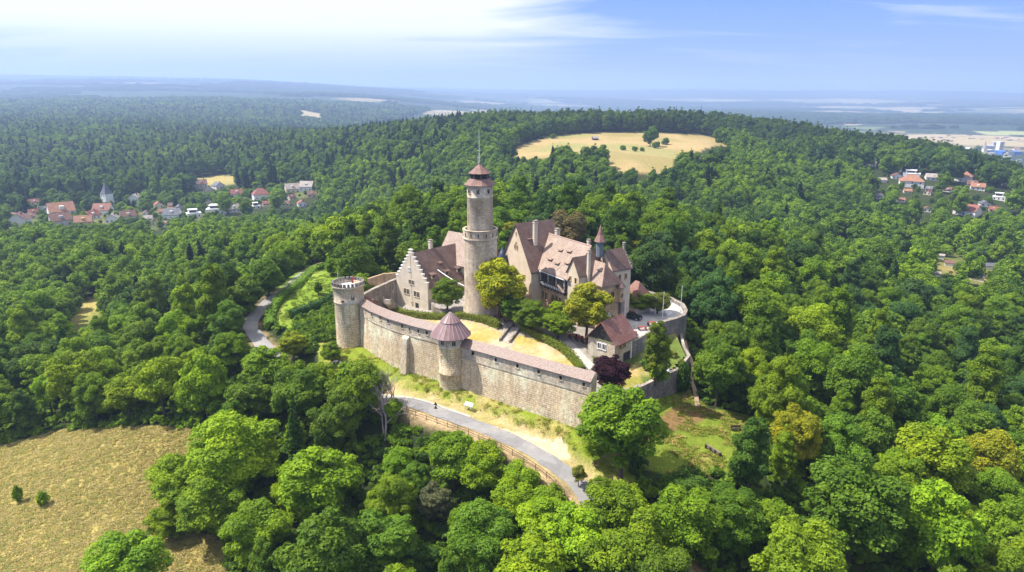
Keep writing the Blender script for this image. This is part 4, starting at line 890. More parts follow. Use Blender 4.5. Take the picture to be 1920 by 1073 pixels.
stair('rampart_stairs', 'stone stairs beside the stepped gable house rising to the rampart', yat(742, 582), at(726, 562, -.6), 1.8, 12)
def rampart_lodge():
    p = at(690, 570, 0); t = thing('wall_head_lodge', 'small shed with plum red roof behind the crenellated tower', 'shed', (-33.2, 150.8, 0), math.radians(-48))
    MB().box(-1.6, 1.6, -.9, 1.3, -4.8, 1.9).build('wall', 'yard_wall', t)
    m = MB(); m.face([(-1.9, -1.2, 1.9), (1.9, -1.2, 1.9), (1.9, .3, 2.9), (-1.9, .3, 2.9)]); m.face([(1.9, 1.7, 2.0), (-1.9, 1.7, 2.0), (-1.9, .3, 2.9), (1.9, .3, 2.9)]); m.face([(-1.9, -1.2, 1.9), (-1.9, .3, 2.9), (-1.9, 1.7, 2.0)]); m.face([(1.9, -1.2, 1.9), (1.9, 1.7, 2.0), (1.9, .3, 2.9)]); m.build('roof', 'tile_red', t)
rampart_lodge()
def hung_line():
    a = Vector(at(796, 485, 7.0)); b = Vector((-11.3, 155.6, 4.4)); t = []
    for k in range(17):
        f = k / 16; p = a.lerp(b, f); p.z -= 1.2 * 4 * f * (1 - f) * .5; t.append(p)
    tag(MB().tube(t, .11, 6).build('hanging_line', 'metal'), 'white line hanging from the plum roof to the tall round tower', 'cable')
hung_line()

# ---------------------------------------------------------------- leaves
def leaf_material(name, instanced):
    m = bpy.data.materials.new(name); m.use_nodes = True; N = m.node_tree.nodes; L = m.node_tree.links; N.clear()
    out = N.new('ShaderNodeOutputMaterial')
    if instanced: a = N.new('ShaderNodeAttribute'); a.attribute_type = 'INSTANCER'; a.attribute_name = 'tint'; col = a.outputs['Color']
    else: a = N.new('ShaderNodeObjectInfo'); col = a.outputs['Color']
    v = N.new('ShaderNodeAttribute'); v.attribute_type = 'GEOMETRY'; v.attribute_name = 'lv'
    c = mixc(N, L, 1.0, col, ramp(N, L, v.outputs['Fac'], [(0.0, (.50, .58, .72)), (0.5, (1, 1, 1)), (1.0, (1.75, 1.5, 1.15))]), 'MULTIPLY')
    b = N.new('ShaderNodeBsdfPrincipled'); b.inputs['Roughness'].default_value = .55; b.inputs['Specular IOR Level'].default_value = .10; L.new(c, b.inputs['Base Color'])
    t = N.new('ShaderNodeBsdfTranslucent'); L.new(mixc(N, L, 1.0, c, (1.25, 1.2, .5), 'MULTIPLY'), t.inputs[0])
    mx = N.new('ShaderNodeMixShader'); mx.inputs[0].default_value = .33; L.new(b.outputs[0], mx.inputs[1]); L.new(t.outputs[0], mx.inputs[2]); L.new(mx.outputs[0], out.inputs[0])
    return m
M['leaf'] = leaf_material('leaf', False); M['leaf_far'] = leaf_material('leaf_far', True)
def norm(a): return a / (np.linalg.norm(a, axis=-1, keepdims=True) + 1e-9)
def cards(p, n, size, g, lv):
    """small bent leaf sprays: points, facing directions, sizes"""
    k = len(p); up = norm(g.normal(size=(k, 3))); t = norm(np.cross(n, up)); b = np.cross(n, t)
    s = np.asarray(size)[:, None] * .5; a1 = g.uniform(.7, 1.25, (k, 1)); a2 = g.uniform(.55, 1.0, (k, 1)); dr = n * s * g.uniform(-.35, .15, (k, 1))
    V = np.stack([p - t * s * a1 + dr, p - b * s * a2, p + t * s * a1 + dr * .6, p + b * s * a2], 1).reshape(-1, 3)
    return V, np.arange(4 * k).reshape(k, 4), lv
def leaf_mesh(name, V, F, lv, m):
    me = bpy.data.meshes.new(name); me.vertices.add(len(V)); me.vertices.foreach_set('co', V.astype('f').ravel())
    me.loops.add(F.size); me.loops.foreach_set('vertex_index', F.astype('i').ravel())
    me.polygons.add(len(F)); me.polygons.foreach_set('loop_start', (np.arange(len(F)) * 4).astype('i')); me.polygons.foreach_set('loop_total', np.full(len(F), 4, 'i'))
    me.update(calc_edges=True); a = me.attributes.new('lv', 'FLOAT', 'FACE'); a.data.foreach_set('value', np.clip(lv, 0, 1).astype('f')); me.materials.append(m); return me
def crown(name, seed, R0, z0, z1, nl, per, leaf, top=.5, lob=.36, m='leaf', fill=.25, conic=0.0):
    g = np.random.default_rng(seed); P_, N_, S_, L_ = [], [], [], []; zc = z0 + (z1 - z0) * top; lobes = []
    for i in range(nl * 6):
        if len(lobes) >= nl: break
        d = norm(g.normal(size=3)); d[2] = d[2] * .8 + .18; d = norm(d); f = g.uniform(.5, 1.25) ** .6
        hz = (z1 - zc) if d[2] > 0 else (zc - z0)
        rr = R0 * (1 - conic * np.clip((zc + d[2] * hz * f - z0) / (z1 - z0), 0, 1)); r = rr * lob * g.uniform(.5, 1.3)
        c = np.array([d[0] * (rr - r * .75) * f, d[1] * (rr - r * .75) * f, zc + d[2] * (hz - r * .6) * f])
        if any(np.linalg.norm(c - q) < .62 * min(r, s) for q, s in lobes): continue
        lobes.append((c, r))
    LC = np.array([q for q, _ in lobes]); LR = np.array([s for _, s in lobes])
    for i, (c, r) in enumerate(lobes):
        k = int(per * (r / (R0 * lob)) ** 2); d = norm(g.normal(size=(k, 3)) + np.array([0, 0, .35])); rad = r * (1 - np.abs(g.normal(0, .16, (k, 1)))); rad *= 1 + .30 * np.sin(d[:, :1] * 6 + i) * np.cos(d[:, 1:2] * 6 + i * 2) * np.sin(d[:, 2:3] * 5 + i * 3)
        p = c + d * rad * np.array([1, 1, .82]); dd = np.linalg.norm(p[:, None] - LC[None], axis=2) / LR[None]; dd[:, i] = 9; keep_ = (dd.min(1) > .72) | (g.random(k) < .12)
        p = p[keep_]; d = d[keep_]; n = norm(d * .75 + np.array([0, 0, .45]) + g.normal(size=p.shape) * .42)
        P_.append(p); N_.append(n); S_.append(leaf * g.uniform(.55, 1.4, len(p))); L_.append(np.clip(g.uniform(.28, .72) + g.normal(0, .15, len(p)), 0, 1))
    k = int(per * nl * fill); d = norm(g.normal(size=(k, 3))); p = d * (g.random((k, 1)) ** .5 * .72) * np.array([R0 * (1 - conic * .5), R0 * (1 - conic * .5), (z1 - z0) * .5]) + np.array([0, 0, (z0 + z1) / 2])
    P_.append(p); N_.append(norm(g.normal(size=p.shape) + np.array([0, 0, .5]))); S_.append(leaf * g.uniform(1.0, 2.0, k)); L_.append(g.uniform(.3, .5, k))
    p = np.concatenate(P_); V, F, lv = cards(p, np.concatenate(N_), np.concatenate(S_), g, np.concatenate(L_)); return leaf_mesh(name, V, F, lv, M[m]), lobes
def trunk_mesh(name, seed, H, r, lobes, nb=9):
    g = random.Random(seed); mb = MB(); top = Vector((g.uniform(-.4, .4), g.uniform(-.4, .4), H)); path = [Vector((0, 0, -1.2)), Vector((0, 0, .4)), Vector((g.uniform(-.15, .15), g.uniform(-.15, .15), H * .45)), top]
    mb.tube(path, [r * 1.5, r, r * .75, r * .35], 8)
    for c, s in sorted(lobes, key=lambda q: q[0][2])[:nb * 2:2]:
        z = min(H * .8, max(H * .3, c[2] * .62)); a = Vector((0, 0, z)); e = Vector(c); mid = a.lerp(e, .5); mid.z += .35; mb.tube([a, mid, e], [r * .45, r * .3, r * .1], 5)
    me_o = mb.build(name, 'bark'); me = me_o.data; bpy.data.objects.remove(me_o); return me
KINDS_ = []      # (word for its shape, crown mesh, trunk mesh), all 5 m in crown radius, 15 m tall
for i, (w, sd, R0, z0, z1, nl, per, lf, top, lob, cn) in enumerate([
    ('broad', 1, 5.2, 2.6, 15.0, 46, 1250, .30, .48, .34, .0), ('broad', 2, 5.0, 2.2, 14.6, 40, 820, .43, .52, .37, .0), ('broad', 3, 5.3, 3.0, 15.2, 62, 720, .34, .5, .29, .0),
    ('domed', 4, 5.0, 2.0, 13.8, 70, 950, .26, .42, .27, .0), ('domed', 5, 4.9, 2.4, 14.4, 56, 640, .38, .45, .31, .05), ('tall', 6, 4.3, 2.2, 16.2, 52, 690, .34, .42, .33, .25),
    ('tall', 7, 4.1, 2.0, 16.6, 58, 900, .28, .4, .32, .35), ('loose', 8, 5.4, 3.4, 15.4, 32, 650, .41, .55, .33, .0), ('loose', 9, 5.2, 3.0, 15.8, 28, 1300, .30, .55, .36, .1)]):
    cm, lb = crown('crown', sd, R0, z0, z1, nl, per, lf, top, lob, 'leaf', .22 if w != 'loose' else .10, cn); KINDS_.append((w, cm, trunk_mesh('trunk', sd, 10.5, .34, lb)))
cm, lb = crown('crown', 31, 3.3, 1.5, 17.5, 70, 130, .6, .30, .30, 'leaf', .2, .82); KINDS_.append(('pointed', cm, trunk_mesh('trunk', 31, 15, .28, lb, 4)))
TONES = {'bright green': (.205, .320, .014), 'fresh green': (.158, .262, .015), 'deep green': (.116, .206, .018), 'dark green': (.072, .140, .018), 'blue-green': (.068, .140, .034), 'yellow-green': (.265, .300, .018), 'olive green': (.165, .195, .028)}

def tree(name, x, y, z, Rr, H, kind, tone, label, group=None, cat='tree', rz=None):
    w, cm, tm = KINDS_[kind]; c = tone if isinstance(tone, tuple) else TONES[tone]
    t = thing(name, label, cat, (x, y, z), R.uniform(0, 6.28) if rz is None else rz, group); s = Rr / 5.0; t.scale = (s * R.uniform(.9, 1.1), s * R.uniform(.9, 1.1), H / 15.3)
    j = R.uniform(.86, 1.16); k = R.uniform(.92, 1.1)
    co = bpy.data.objects.new('crown', cm); S.collection.objects.link(co); co.parent = t; co.color = (c[0] * j * k, c[1] * j, c[2] * j, 1)
    to = bpy.data.objects.new('trunk', tm); S.collection.objects.link(to); to.parent = t
    return t
def hedge(name, label, path, w, h, zf, tone, leaf=.34, dens=26, lift=0):
    g = np.random.default_rng(len(path) * 7 + int(h * 10)); p = smooth_path(path, 5); P_, N_ = [], []; core = MB(); rows = []
    for i, q in enumerate(p):
        q = np.array(q); d = np.array(p[min(i+1, len(p)-1)]) - np.array(p[max(i-1, 0)]); d /= np.linalg.norm(d); n = np.array((d[1], -d[0])); z = zf(*q) + lift; ww = w * (.42 + .05 * math.sin(i * 1.7)); hh = h * (.88 + .06 * math.sin(i * 1.1 + 1))
        rows.append([(*(q + n * a * ww), z + b * hh) for a, b in ((-1, -.3), (-1, .75), (-.6, 1), (.6, 1), (1, .75), (1, -.3))])
        if i + 1 < len(p):
            l = np.linalg.norm(np.array(p[i+1]) - q); k = int(dens * l * (w + 2 * h) / (leaf / .34) ** 2)
            u = g.random((k, 1)); s = g.uniform(0, w + 2 * h, k); base = q + (np.array(p[i+1]) - q) * u
            side = np.where(s < h, -1, np.where(s > w + h, 1, 0)); off = np.where(side == 0, s - h - w / 2, side * w / 2); zz = np.where(side == -1, s, np.where(side == 1, s - w - h, h))
            rnd = g.normal(0, .07, (k, 3)) * (1 + h / 2); P_.append(np.c_[base + n[None] * off[:, None], z + zz] + rnd); N_.append(np.c_[n[None] * side[:, None], (side == 0) * 1.0] + np.array([0, 0, .3]) + g.normal(0, .35, (k, 3)))
    for A, B in zip(rows[:-1], rows[1:]):
        for k in range(5): core.face([A[k], B[k], B[k+1], A[k+1]])
    core.face(rows[0]); core.face(rows[-1][::-1])
    P_ = np.concatenate(P_); V, F, lv = cards(P_, norm(np.concatenate(N_)), leaf * g.uniform(.6, 1.4, len(P_)), g, np.clip(.5 + g.normal(0, .16, len(P_)), 0, 1))
    nv = len(V); V = np.r_[V, np.array(core.v)]; F = np.r_[F, np.array([f if len(f) == 4 else f[:4] for f in core.f]) + nv]; lv = np.r_[lv, np.full(len(core.f), .35)]
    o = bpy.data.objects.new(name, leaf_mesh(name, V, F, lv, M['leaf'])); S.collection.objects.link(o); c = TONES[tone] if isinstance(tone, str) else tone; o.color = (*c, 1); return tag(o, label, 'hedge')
def shrub(name, label, x, y, z, Rr, H, tone, seed=1, group=None, cat='shrub', leaf=.3):
    key = f'shrub_{seed}'; me = bpy.data.meshes.get(key)
    if me is None: me, _ = crown(key, 50 + seed, 1.0, .0, 1.6, 16, 90, .26, .4, .42, 'leaf', .3)
    o = bpy.data.objects.new(name, me); S.collection.objects.link(o); o.location = (x, y, z); o.scale = (Rr, Rr, H / 1.6); o.rotation_euler = (0, 0, R.uniform(0, 6)); c = TONES[tone] if isinstance(tone, str) else tone; o.color = (*c, 1)
    return tag(o, label, cat, group)
YP2 = lambda pts: [yat(px, py, z)[:2] for px, py, z in pts]
GP2 = lambda pts: [ground(px, py)[:2] for px, py in pts]
def gz(x, y):
    d, z = road_near(np.array([x]), np.array([y])); w = float(np.clip((6.5 - d[0]) / 3.3, 0, 1)); w = w * w * (3 - 2 * w); return float(hgt(x, y)) * (1 - w) + float(z[0]) * w
hedge('hedge', 'clipped hedge along the dry lawn below the stepped gable house', YP2([(728,580,-4.4),(760,592,-4.4),(800,597,-4.3),(850,596,-4.1),(900,602,-3.3),(938,616,-2.8)]), 1.4, 1.4, yz, (.16, .20, .03), .3)
hedge('hedge', 'clipped hedge curving between dry lawn and gravel path', YP2([(978,618,-2.4),(1010,634,-2.5),(1045,652,-2.9),(1070,672,-3.6),(1092,698,-4.5)]), 1.4, 1.3, yz, (.17, .22, .03), .3)
hedge('hedge', 'tall clipped hedge running along the inner edge of the drive', GP2([(506,612),(511,585),(530,558),(560,532),(596,508)]), 2.6, 2.3, gz, (.14, .25, .022), .42, 16)
hedge('hedge', 'dark overgrown hedge at the foot of the green lawn', GP2([(548,600),(575,590),(605,578),(632,560)]), 3.0, 2.6, gz, (.035, .085, .018), .45, 16)
hedge('hedge', 'low shrubby hedge on the outer edge of the drive', GP2([(524,535),(548,520),(580,502),(606,490)]), 1.8, 1.3, gz, (.05, .105, .02), .4, 16)

# ---------------------------------------------------------------- things in the yard and along the road
def table_set(seed):
    """table with a bench on each side, 2.2 m long along local x"""
    t = thing('beer_table', None, 'table'); b = MB().box(-.9, .9, -.32, .32, .72, .77).build('tabletop', 'wood_red', t)
    for s in (-.8, .8): MB().box(s - .03, s + .03, -.28, .28, 0, .72).build('leg', 'iron', t)
    return t
def bench_proto():
    t = thing('beer_bench', None, 'bench'); MB().box(-.9, .9, -.13, .13, .43, .47).build('seat', 'wood_red', t)
    for s in (-.8, .8): MB().box(s - .03, s + .03, -.13, .13, 0, .43).build('leg', 'iron', t)
    return t
tp, bp_ = table_set(0), bench_proto(); first = [True]
def table_rows(a, b, n, rz, zf, where, group, mat_=None):
    for k in range(n):
        f = k / max(1, n - 1); x, y = a[0] + (b[0] - a[0]) * f, a[1] + (b[1] - a[1]) * f; z = zf(x, y); o_ = ['first', 'second', 'third', 'fourth', 'fifth', 'sixth'][k]
        c = clone(tp, (x, y, z), rz, f'{o_} red beer table from the left {where}'); c['group'] = group + ' tables'
        for s in (-1, 1):
            q = (x - math.sin(rz) * .62 * s, y + math.cos(rz) * .62 * s, z); d = clone(bp_, q, rz, f'red bench {"behind" if s > 0 else "before"} the {o_} table from the left {where}'); d['group'] = group + ' benches'
        if mat_:
            for o in (c,):
                for ch in o.children: pass
pa, pb = yat(918, 589, -1.0), yat(952, 603, -1.2); table_rows(pa, pb, 3, math.radians(20), yz, 'under the yellow linden', 'beer garden under the linden')
pa, pb = yat(1075, 634, -1.9), yat(1098, 642, -2.2); table_rows(pa, pb, 3, math.radians(20), yz, 'beside the timber gable', 'beer garden by the garden house')
pa, pb = at(1186, 628, -1.0), at(1222, 610, -1.0); table_rows(pa, pb, 3, math.radians(12), lambda x, y: -.99, 'on the forecourt edge', 'beer garden on the forecourt')
for o in (tp, bp_):
    for ch in list(o.children): bpy.data.objects.remove(ch)
    bpy.data.objects.remove(o)
def flagpole(x, y, z, h, label):
    t = thing('flagpole', label, 'flagpole', (x, y, z), 0, 'white flagpoles'); MB().tube([(0, 0, -.2), (0, 0, h)], [.07, .045], 8).build('pole', 'metal', t); MB().lathe([(0, h), (.1, h + .08), (.06, h + .2), (0, h + .24)], 8).build('finial', 'metal', t); MB().lathe([(.2, -.2), (.2, .15), (.09, .2)], 10).build('base', 'yard_wall', t)
for px, py, z, h, l in ((1171, 608, -1, 5.4, 'white flagpole beside the corner of the gate arch'), (1228, 592, -1, 4.2, 'short white flagpole in front of the round clipped trees'), (1242, 598, -1, 6.2, 'tall white flagpole at the forecourt edge beside a stone block'), (1276, 584, -1, 6.0, 'white flagpole at the outer corner of the bastion wall'), (879, 593, -1.4, 6.2, 'white flagpole beside the cone-roofed tower and yellow linden')):
    p = at(px, py, z); flagpole(p[0], p[1], z, h, l)
g_ = ground(626, 540); flagpole(-42.3, 160.0, gz(-42.3, 160.0), 14.5, 'thin white flagpole behind the crenellated tower')
def car(x, y, z, rz):
    t = thing('parked_car', 'black estate car parked on the forecourt beside the gatehouse', 'car', (x, y, z), rz); prof = [(-2.2, .35), (-2.25, .75), (-2.05, .98), (-1.75, 1.42), (-.2, 1.48), (.75, 1.02), (1.9, .9), (2.22, .7), (2.2, .35)]; mb = MB(); hw = .86
    wd = lambda z_: hw if z_ < 1.03 else hw * .84
    for (a, za), (b, zb) in zip(prof[:-1], prof[1:]): mb.face([(a, -wd(za), za), (b, -wd(zb), zb), (b, wd(zb), zb), (a, wd(za), za)])
    for s in (-1, 1):
        lo = [(a, s * hw, min(za, .97)) for a, za in prof if za < 1.1]; mb.face(lo if s < 0 else lo[::-1]); up = [(-2.05, .98), (-1.75, 1.42), (-.2, 1.48), (.75, 1.02)]; mb.face([(a, s * wd(za), za) for a, za in up])
    mb.build('body', 'black_car', t)
    for s in (-1, 1): MB().obox((-1.6, s * (hw * .9), 1.03), (2.0, 0, 0), (0, s * .02, 0), (0, -s * .05, .34)).build('window', 'glass', t)
    MB().obox((.05, -.62, 1.42), (0, 1.24, 0), (.55, 0, -.3), (.02, 0, .03)).build('windscreen', 'glass', t); MB().box(-2.27, -2.2, -.6, .6, .98, 1.02).build('rear_trim', 'metal', t)
    for a in (-1.4, 1.4):
        for s in (-1, 1): w_ = MB().tube([(a, s * .7, .33), (a, s * .9, .33)], .33, 16).build('wheel', 'rubber', t); MB().tube([(a, s * .9, .33), (a, s * .915, .33)], .2, 12).build('rim', 'metal', w_)
    for s in (-1, 1): MB().box(2.18, 2.25, s * .6 - .16, s * .6 + .16, .62, .76).build('headlight', 'metal', t)
p = at(1186, 598, -1); car(p[0], p[1], -.99, math.radians(-38))
p = at(1176, 584, -1)
t = thing('stone_bench', 'pale stone block seat beside the tall white flagpole', 'bench', (*at(1253, 590, -1)[:2], -1), .6); MB().box(-.8, .8, -.3, .3, 0, .5).build('seat', 'white', t); MB().box(-.8, .8, .3, .45, 0, .9).build('back', 'white', t)
g0 = at(1253, 697, -4.9); t = thing('statue', 'small white reclining statue on the garden wall', 'statue', (g0[0], g0[1], -4.9), .4)
MB().lathe([(.45, 0), (.42, .35), (.3, .55), (.34, .9), (.2, 1.15), (.12, 1.2), (.17, 1.38), (.1, 1.55), (0, 1.6)], 12).build('figure', 'paint_white', t, True); MB().box(-.6, .6, -.5, .5, -.3, .02).build('plinth', 'yard_wall', t)
def park_bench(x, y, z, rz, label, m='paint_white', group=None):
    t = thing('park_bench', label, 'bench', (x, y, z), rz, group)
    for k in range(3): MB().box(-.95, .95, -.28 + k * .19, -.12 + k * .19, .44, .48).build('seat_slat', m, t)
    for k in range(2): MB().obox((-.95, .30 + k * .05, .58 + k * .2), (1.9, 0, 0), (0, .04, 0), (0, .05, .15)).build('back_slat', m, t)
    for s in (-.75, .75): MB().box(s - .05, s + .05, -.25, .3, 0, .44).build('leg', m, t); MB().obox((s - .04, .27, 0), (.08, 0, 0), (0, .06, 0), (0, .1, .95)).build('back_post', m, t)
p = ground(878, 764); park_bench(*p, math.radians(-32), 'white park bench on the grass strip below the curtain wall')
p = ground(1380, 808); park_bench(*p, math.radians(5), 'dark wooden bench at the far edge of the lawn', 'wood')
def log_fence():
    a, b = ground(1324, 840), ground(1350, 856); a, b = Vector(a), Vector(b); t = thing('log_seat', 'heavy timber log rail on stumps on the lawn', 'bench', a); d = b - a
    for k in range(4): q = d * (k / 3); MB().tube([q - Vector((0, 0, .3)), q + Vector((0, 0, .75))], .26, 8).build('post', 'wood', t)
    for z in (.35, .68): MB().tube([-d * .03 + Vector((0, 0, z)), d * 1.03 + Vector((0, 0, z))], .17, 8).build('rail', 'wood_mid', t)
log_fence()
p = ground(1404, 772); t = thing('stone_figure', 'grey weathered stone figure on a pedestal at the lawn edge', 'statue', p); MB().box(-.4, .4, -.4, .4, -.3, 1.2).build('pedestal', 'bastion', t); MB().lathe([(.38, 1.2), (.45, 1.7), (.34, 2.1), (.2, 2.3), (.26, 2.55), (.2, 2.8), (0, 2.9)], 10).build('figure', 'bastion', t, True)
def road_sign():
    x, y, z = ground(818, 788); z = gz(x, y); t = thing('road_sign', 'two dark triangular warning signs on one post beside the road', 'sign', (x, y, z), math.radians(-15)); MB().tube([(0, 0, -.3), (0, 0, 3.1)], .045).build('post', 'metal', t)
    for z0 in (1.75, 2.5):
        p = [(-.42, -.06, z0), (.42, -.06, z0), (0, -.06, z0 + .72)]; q = [(a, b - .03, c) for a, b, c in p]; m = MB(); m.face(p); m.face(q[::-1])
        for i in range(3): m.face([p[i], q[i], q[(i+1) % 3], p[(i+1) % 3]])
        m.build('sign_plate', plain('sign_back', (.07, .08, .085), .5, .1, 2) if z0 < 2 else bpy.data.materials['sign_back'], t)
road_sign()
def railing(name, label, path, step, h, m, rails=(1.0, .55)):
    p = smooth_path(path, 6); pts = [Vector((*p[0], gz(*p[0])))]; acc = 0
    t = thing(name, label, 'railing', pts[0]); o = pts[0]; out = [p[0]]
    for a, b in zip(p[:-1], p[1:]):
        acc += math.hypot(b[0] - a[0], b[1] - a[1])
        if acc >= step: out.append(b); acc = 0
    for q in out: v = Vector((*q, gz(*q) + .1)) - o; MB().tube([v - Vector((0, 0, .4)), v + Vector((0, 0, h))], .055, 6).build('post', m, t)
    for r in rails: MB().tube([Vector((*q, gz(*q) + .1 + h * r)) - o for q in out], .04, 5).build('rail', m, t)
railing('road_railing', 'brown metal railing along the lower edge of the road', offset(ROADC, -3.6)[11:38][::2], 2.2, 1.05, 'rust')
railing('drive_railing', 'rusty railing along the outer side of the drive', offset(smooth_path(GP2([(449,604),(475,570),(512,535),(550,508),(590,487)]), 3), .4)[::2], 2.4, 1.0, 'rust')
p = ground(630, 683); t = thing('lawn_table', 'white garden table with two stools under a small tree', 'table', p); MB().lathe([(.06, 0), (.06, .7), (.55, .72), (.55, .77), (0, .77)], 14).build('tabletop', 'paint_white', t)
for k in range(2): MB().lathe([(.22, 0), (.25, .44), (0, .46)], 10, .9 * (1 - 2 * k), .3).build('stool', 'paint_white', t)

# ---------------------------------------------------------------- houses of the village, the slope and the town
HOUSE_RECTS = []
WC = {'white': plain('white_render', (.72, .71, .68), .9, .07, .3), 'cream': plain('cream_render', (.62, .55, .42), .9, .08, .3), 'yellow': plain('yellow_render', (.62, .48, .22), .9, .08, .3), 'grey': plain('grey_render', (.42, .42, .43), .9, .1, .3), 'dark': plain('dark_boarding', (.05, .035, .03), .9, .2, 2)}
RC = {'red': tiles('village_red_tile', (.30, .095, .065), (.24, .075, .055), (.34, .17, .13), .7), 'orange': tiles('village_orange_tile', (.38, .17, .095), (.33, .14, .085), (.40, .26, .18), .7), 'brown': tiles('village_brown_tile', (.21, .10, .075), (.17, .08, .06), (.26, .16, .13), .7), 'grey': tiles('village_grey_tile', (.13, .14, .17), (.10, .11, .13), (.18, .19, .21), .7), 'pale': tiles('village_pale_tile', (.40, .34, .30), (.35, .3, .27), (.45, .4, .36), .7)}
def house(px, py, wpx, label, wall='white', roof='red', rot=0.0, dr=.75, wh=.5, rh=.42, style='gable', cat='house', name='house', small=False, group=None):
    wpx *= .95; g = ground(px, py); f = proj(*g)[2]; w = wpx / FOC * f; d = w * dr; wall_h = max(2.4, w * wh); roof_h = w * rh; az = math.atan2(g[0], g[1])
    t = thing(name, label, cat, g, rot - az, group); hw = w / 2
    HOUSE_RECTS.append((px - wpx * .55, py - (wall_h + roof_h) / f * FOC * .97, px + wpx * .55, py + 1, math.hypot(g[0], g[1])))
    if style == 'flat':
        MB().box(-hw, hw, 0, d, -3, wall_h).build('wall', WC[wall], t); MB().box(-hw - .2, hw + .2, -.2, d + .2, wall_h, wall_h + .3).build('roof', 'metal' if wall == 'white' else 'yard_wall', t)
        MB().box(-hw * .7, hw * .5, d * .25, d, wall_h + .3, wall_h + 3.0).build('upper_storey', WC[wall], t); MB().box(-hw * .78, hw * .58, d * .2, d + .1, wall_h + 3.0, wall_h + 3.25).build('upper_roof', 'metal', t)
        if not small: MB().box(-hw * .6, hw * .4, d * .25 - .06, d * .25, wall_h + .9, wall_h + 2.4).build('window', 'glass', t)
    elif style == 'side':           # eaves towards the viewer, ridge along x
        w_ = MB().box(-hw, hw, 0, d, -3, wall_h)
        for s in (-1, 1): w_.face([(s * hw, 0, wall_h), (s * hw, d / 2, wall_h + roof_h - .1), (s * hw, d, wall_h)])
        w_.build('wall', WC[wall], t); m = MB(); k = roof_h / (d / 2); y = -.5; z = wall_h - .5 * k
        for a, b in ((-.5, 1), (d + .5, -1)): q = [(-hw - .4, a, z), (hw + .4, a, z), (hw + .4, d / 2, wall_h + roof_h), (-hw - .4, d / 2, wall_h + roof_h)]; m.face(q if b > 0 else q[::-1]); m.face([(x, yy, zz - .2) for x, yy, zz in (q[::-1] if b > 0 else q)])
        m.build('roof', RC[roof], t)
        if not small:
            dz = wall_h + roof_h * .35; MB().box(-hw * .15, hw * .2, d * .1, d * .45, wall_h, wall_h + roof_h * .6).build('dormer', WC[wall], t); MB().box(hw * .5, hw * .5 + .8, d * .5, d * .5 + .7, wall_h + roof_h * .5, wall_h + roof_h + .9).build('chimney', RC['brown'], t)
    elif style == 'hip':
        MB().box(-hw, hw, 0, d, -3, wall_h).build('wall', WC[wall], t); hip_roof(t, -hw, hw, 0, d, wall_h, wall_h + roof_h, -hw + d * .45, hw - d * .45, RC[roof], .5)
    else:
        gable_walls(t, hw, 0, d * 1.3, -3, wall_h, wall_h + roof_h, WC[wall]); gable_roof(t, hw, 0, d * 1.3, wall_h, wall_h + roof_h, .4, .4, RC[roof])
        if not small: MB().box(hw * .3, hw * .3 + .8, d * .6, d * .6 + .8, wall_h + roof_h * .4, wall_h + roof_h + .8).build('chimney', RC['brown'], t)
    if not small:
        n = 3 if w > 9 else 2
        for r_ in range(max(1, int(wall_h // 2.9))):
            for k in range(n):
                x = -hw + w * (k + .5) / n; MB().box(x - .5, x + .5, -.07, .02, .8 + r_ * 2.8, 2.1 + r_ * 2.8).build('window', 'glass', t)
    return t
V_ = [(66,384,16,'small white house with red roof above the village trees','white','red',.2,'side'),(33,424,34,'white house with maroon roof at the edge of the village','white','brown',-.25,'gable'),
 (120,410,44,'long white house with bright orange roof in the village','white','orange',.15,'side'),(118,424,36,'barn with broad brown roof below the orange-roofed house','grey','brown',.2,'side'),(157,425,30,'yellow house with orange roof and dormers','yellow','orange',-.1,'side'),
 (178,411,24,'white house with maroon roof beside the yellow house','white','red',.5,'side'),(190,404,32,'village house with wide red roof below the church tower','white','red',-.4,'side'),(210,418,24,'white-roofed low house in the village middle','white','pale',-.2,'gable'),
 (243,414,28,'cream house with red-brown roof and small dormer','cream','brown',.25,'side'),(275,406,14,'small white gabled house beside the cream house','white','brown',0,'gable'),(321,412,30,'white house with blue-grey roof and cross gable','white','grey',-.35,'side'),
 (338,396,16,'grey house with dark roof among the village trees','grey','grey',.1,'gable'),(405,403,36,'modern white flat-roofed house above the near wood','white','grey',-.2,'flat'),(445,370,22,'house with bright red roof and white dormer','white','red',.1,'side'),(492,374,30,'white bungalow with pinkish red hipped roof','white','red',.2,'hip'),
 (414,354,18,'white house with steep dark roof beside the tan field','white','grey',.5,'gable'),(378,352,22,'low shed with grey roof below the tan field','grey','brown',.1,'side'),(550,362,26,'pale house with faded roof at the wood edge','cream','pale',.2,'side'),(573,358,26,'large grey-roofed house at the wood edge','white','pale',-.4,'side'),
 (440,398,22,'white house with pale pink roof behind the near wood','white','pale',.3,'side'),(481,392,16,'small white house partly hidden by the near wood','white','pale',.1,'flat'),(250,378,20,'white gabled house behind the church','white','pale',-.5,'gable'),(365,408,26,'low white garage building beside the blue-grey roof','white','grey',.1,'flat')]
for px, py, w, l, wc, rc, ro, st in V_: house(px, py, w, l, wc, rc, ro, style=st, wh=.34 if st != 'flat' else .3, rh=.36, group='houses of the valley village')
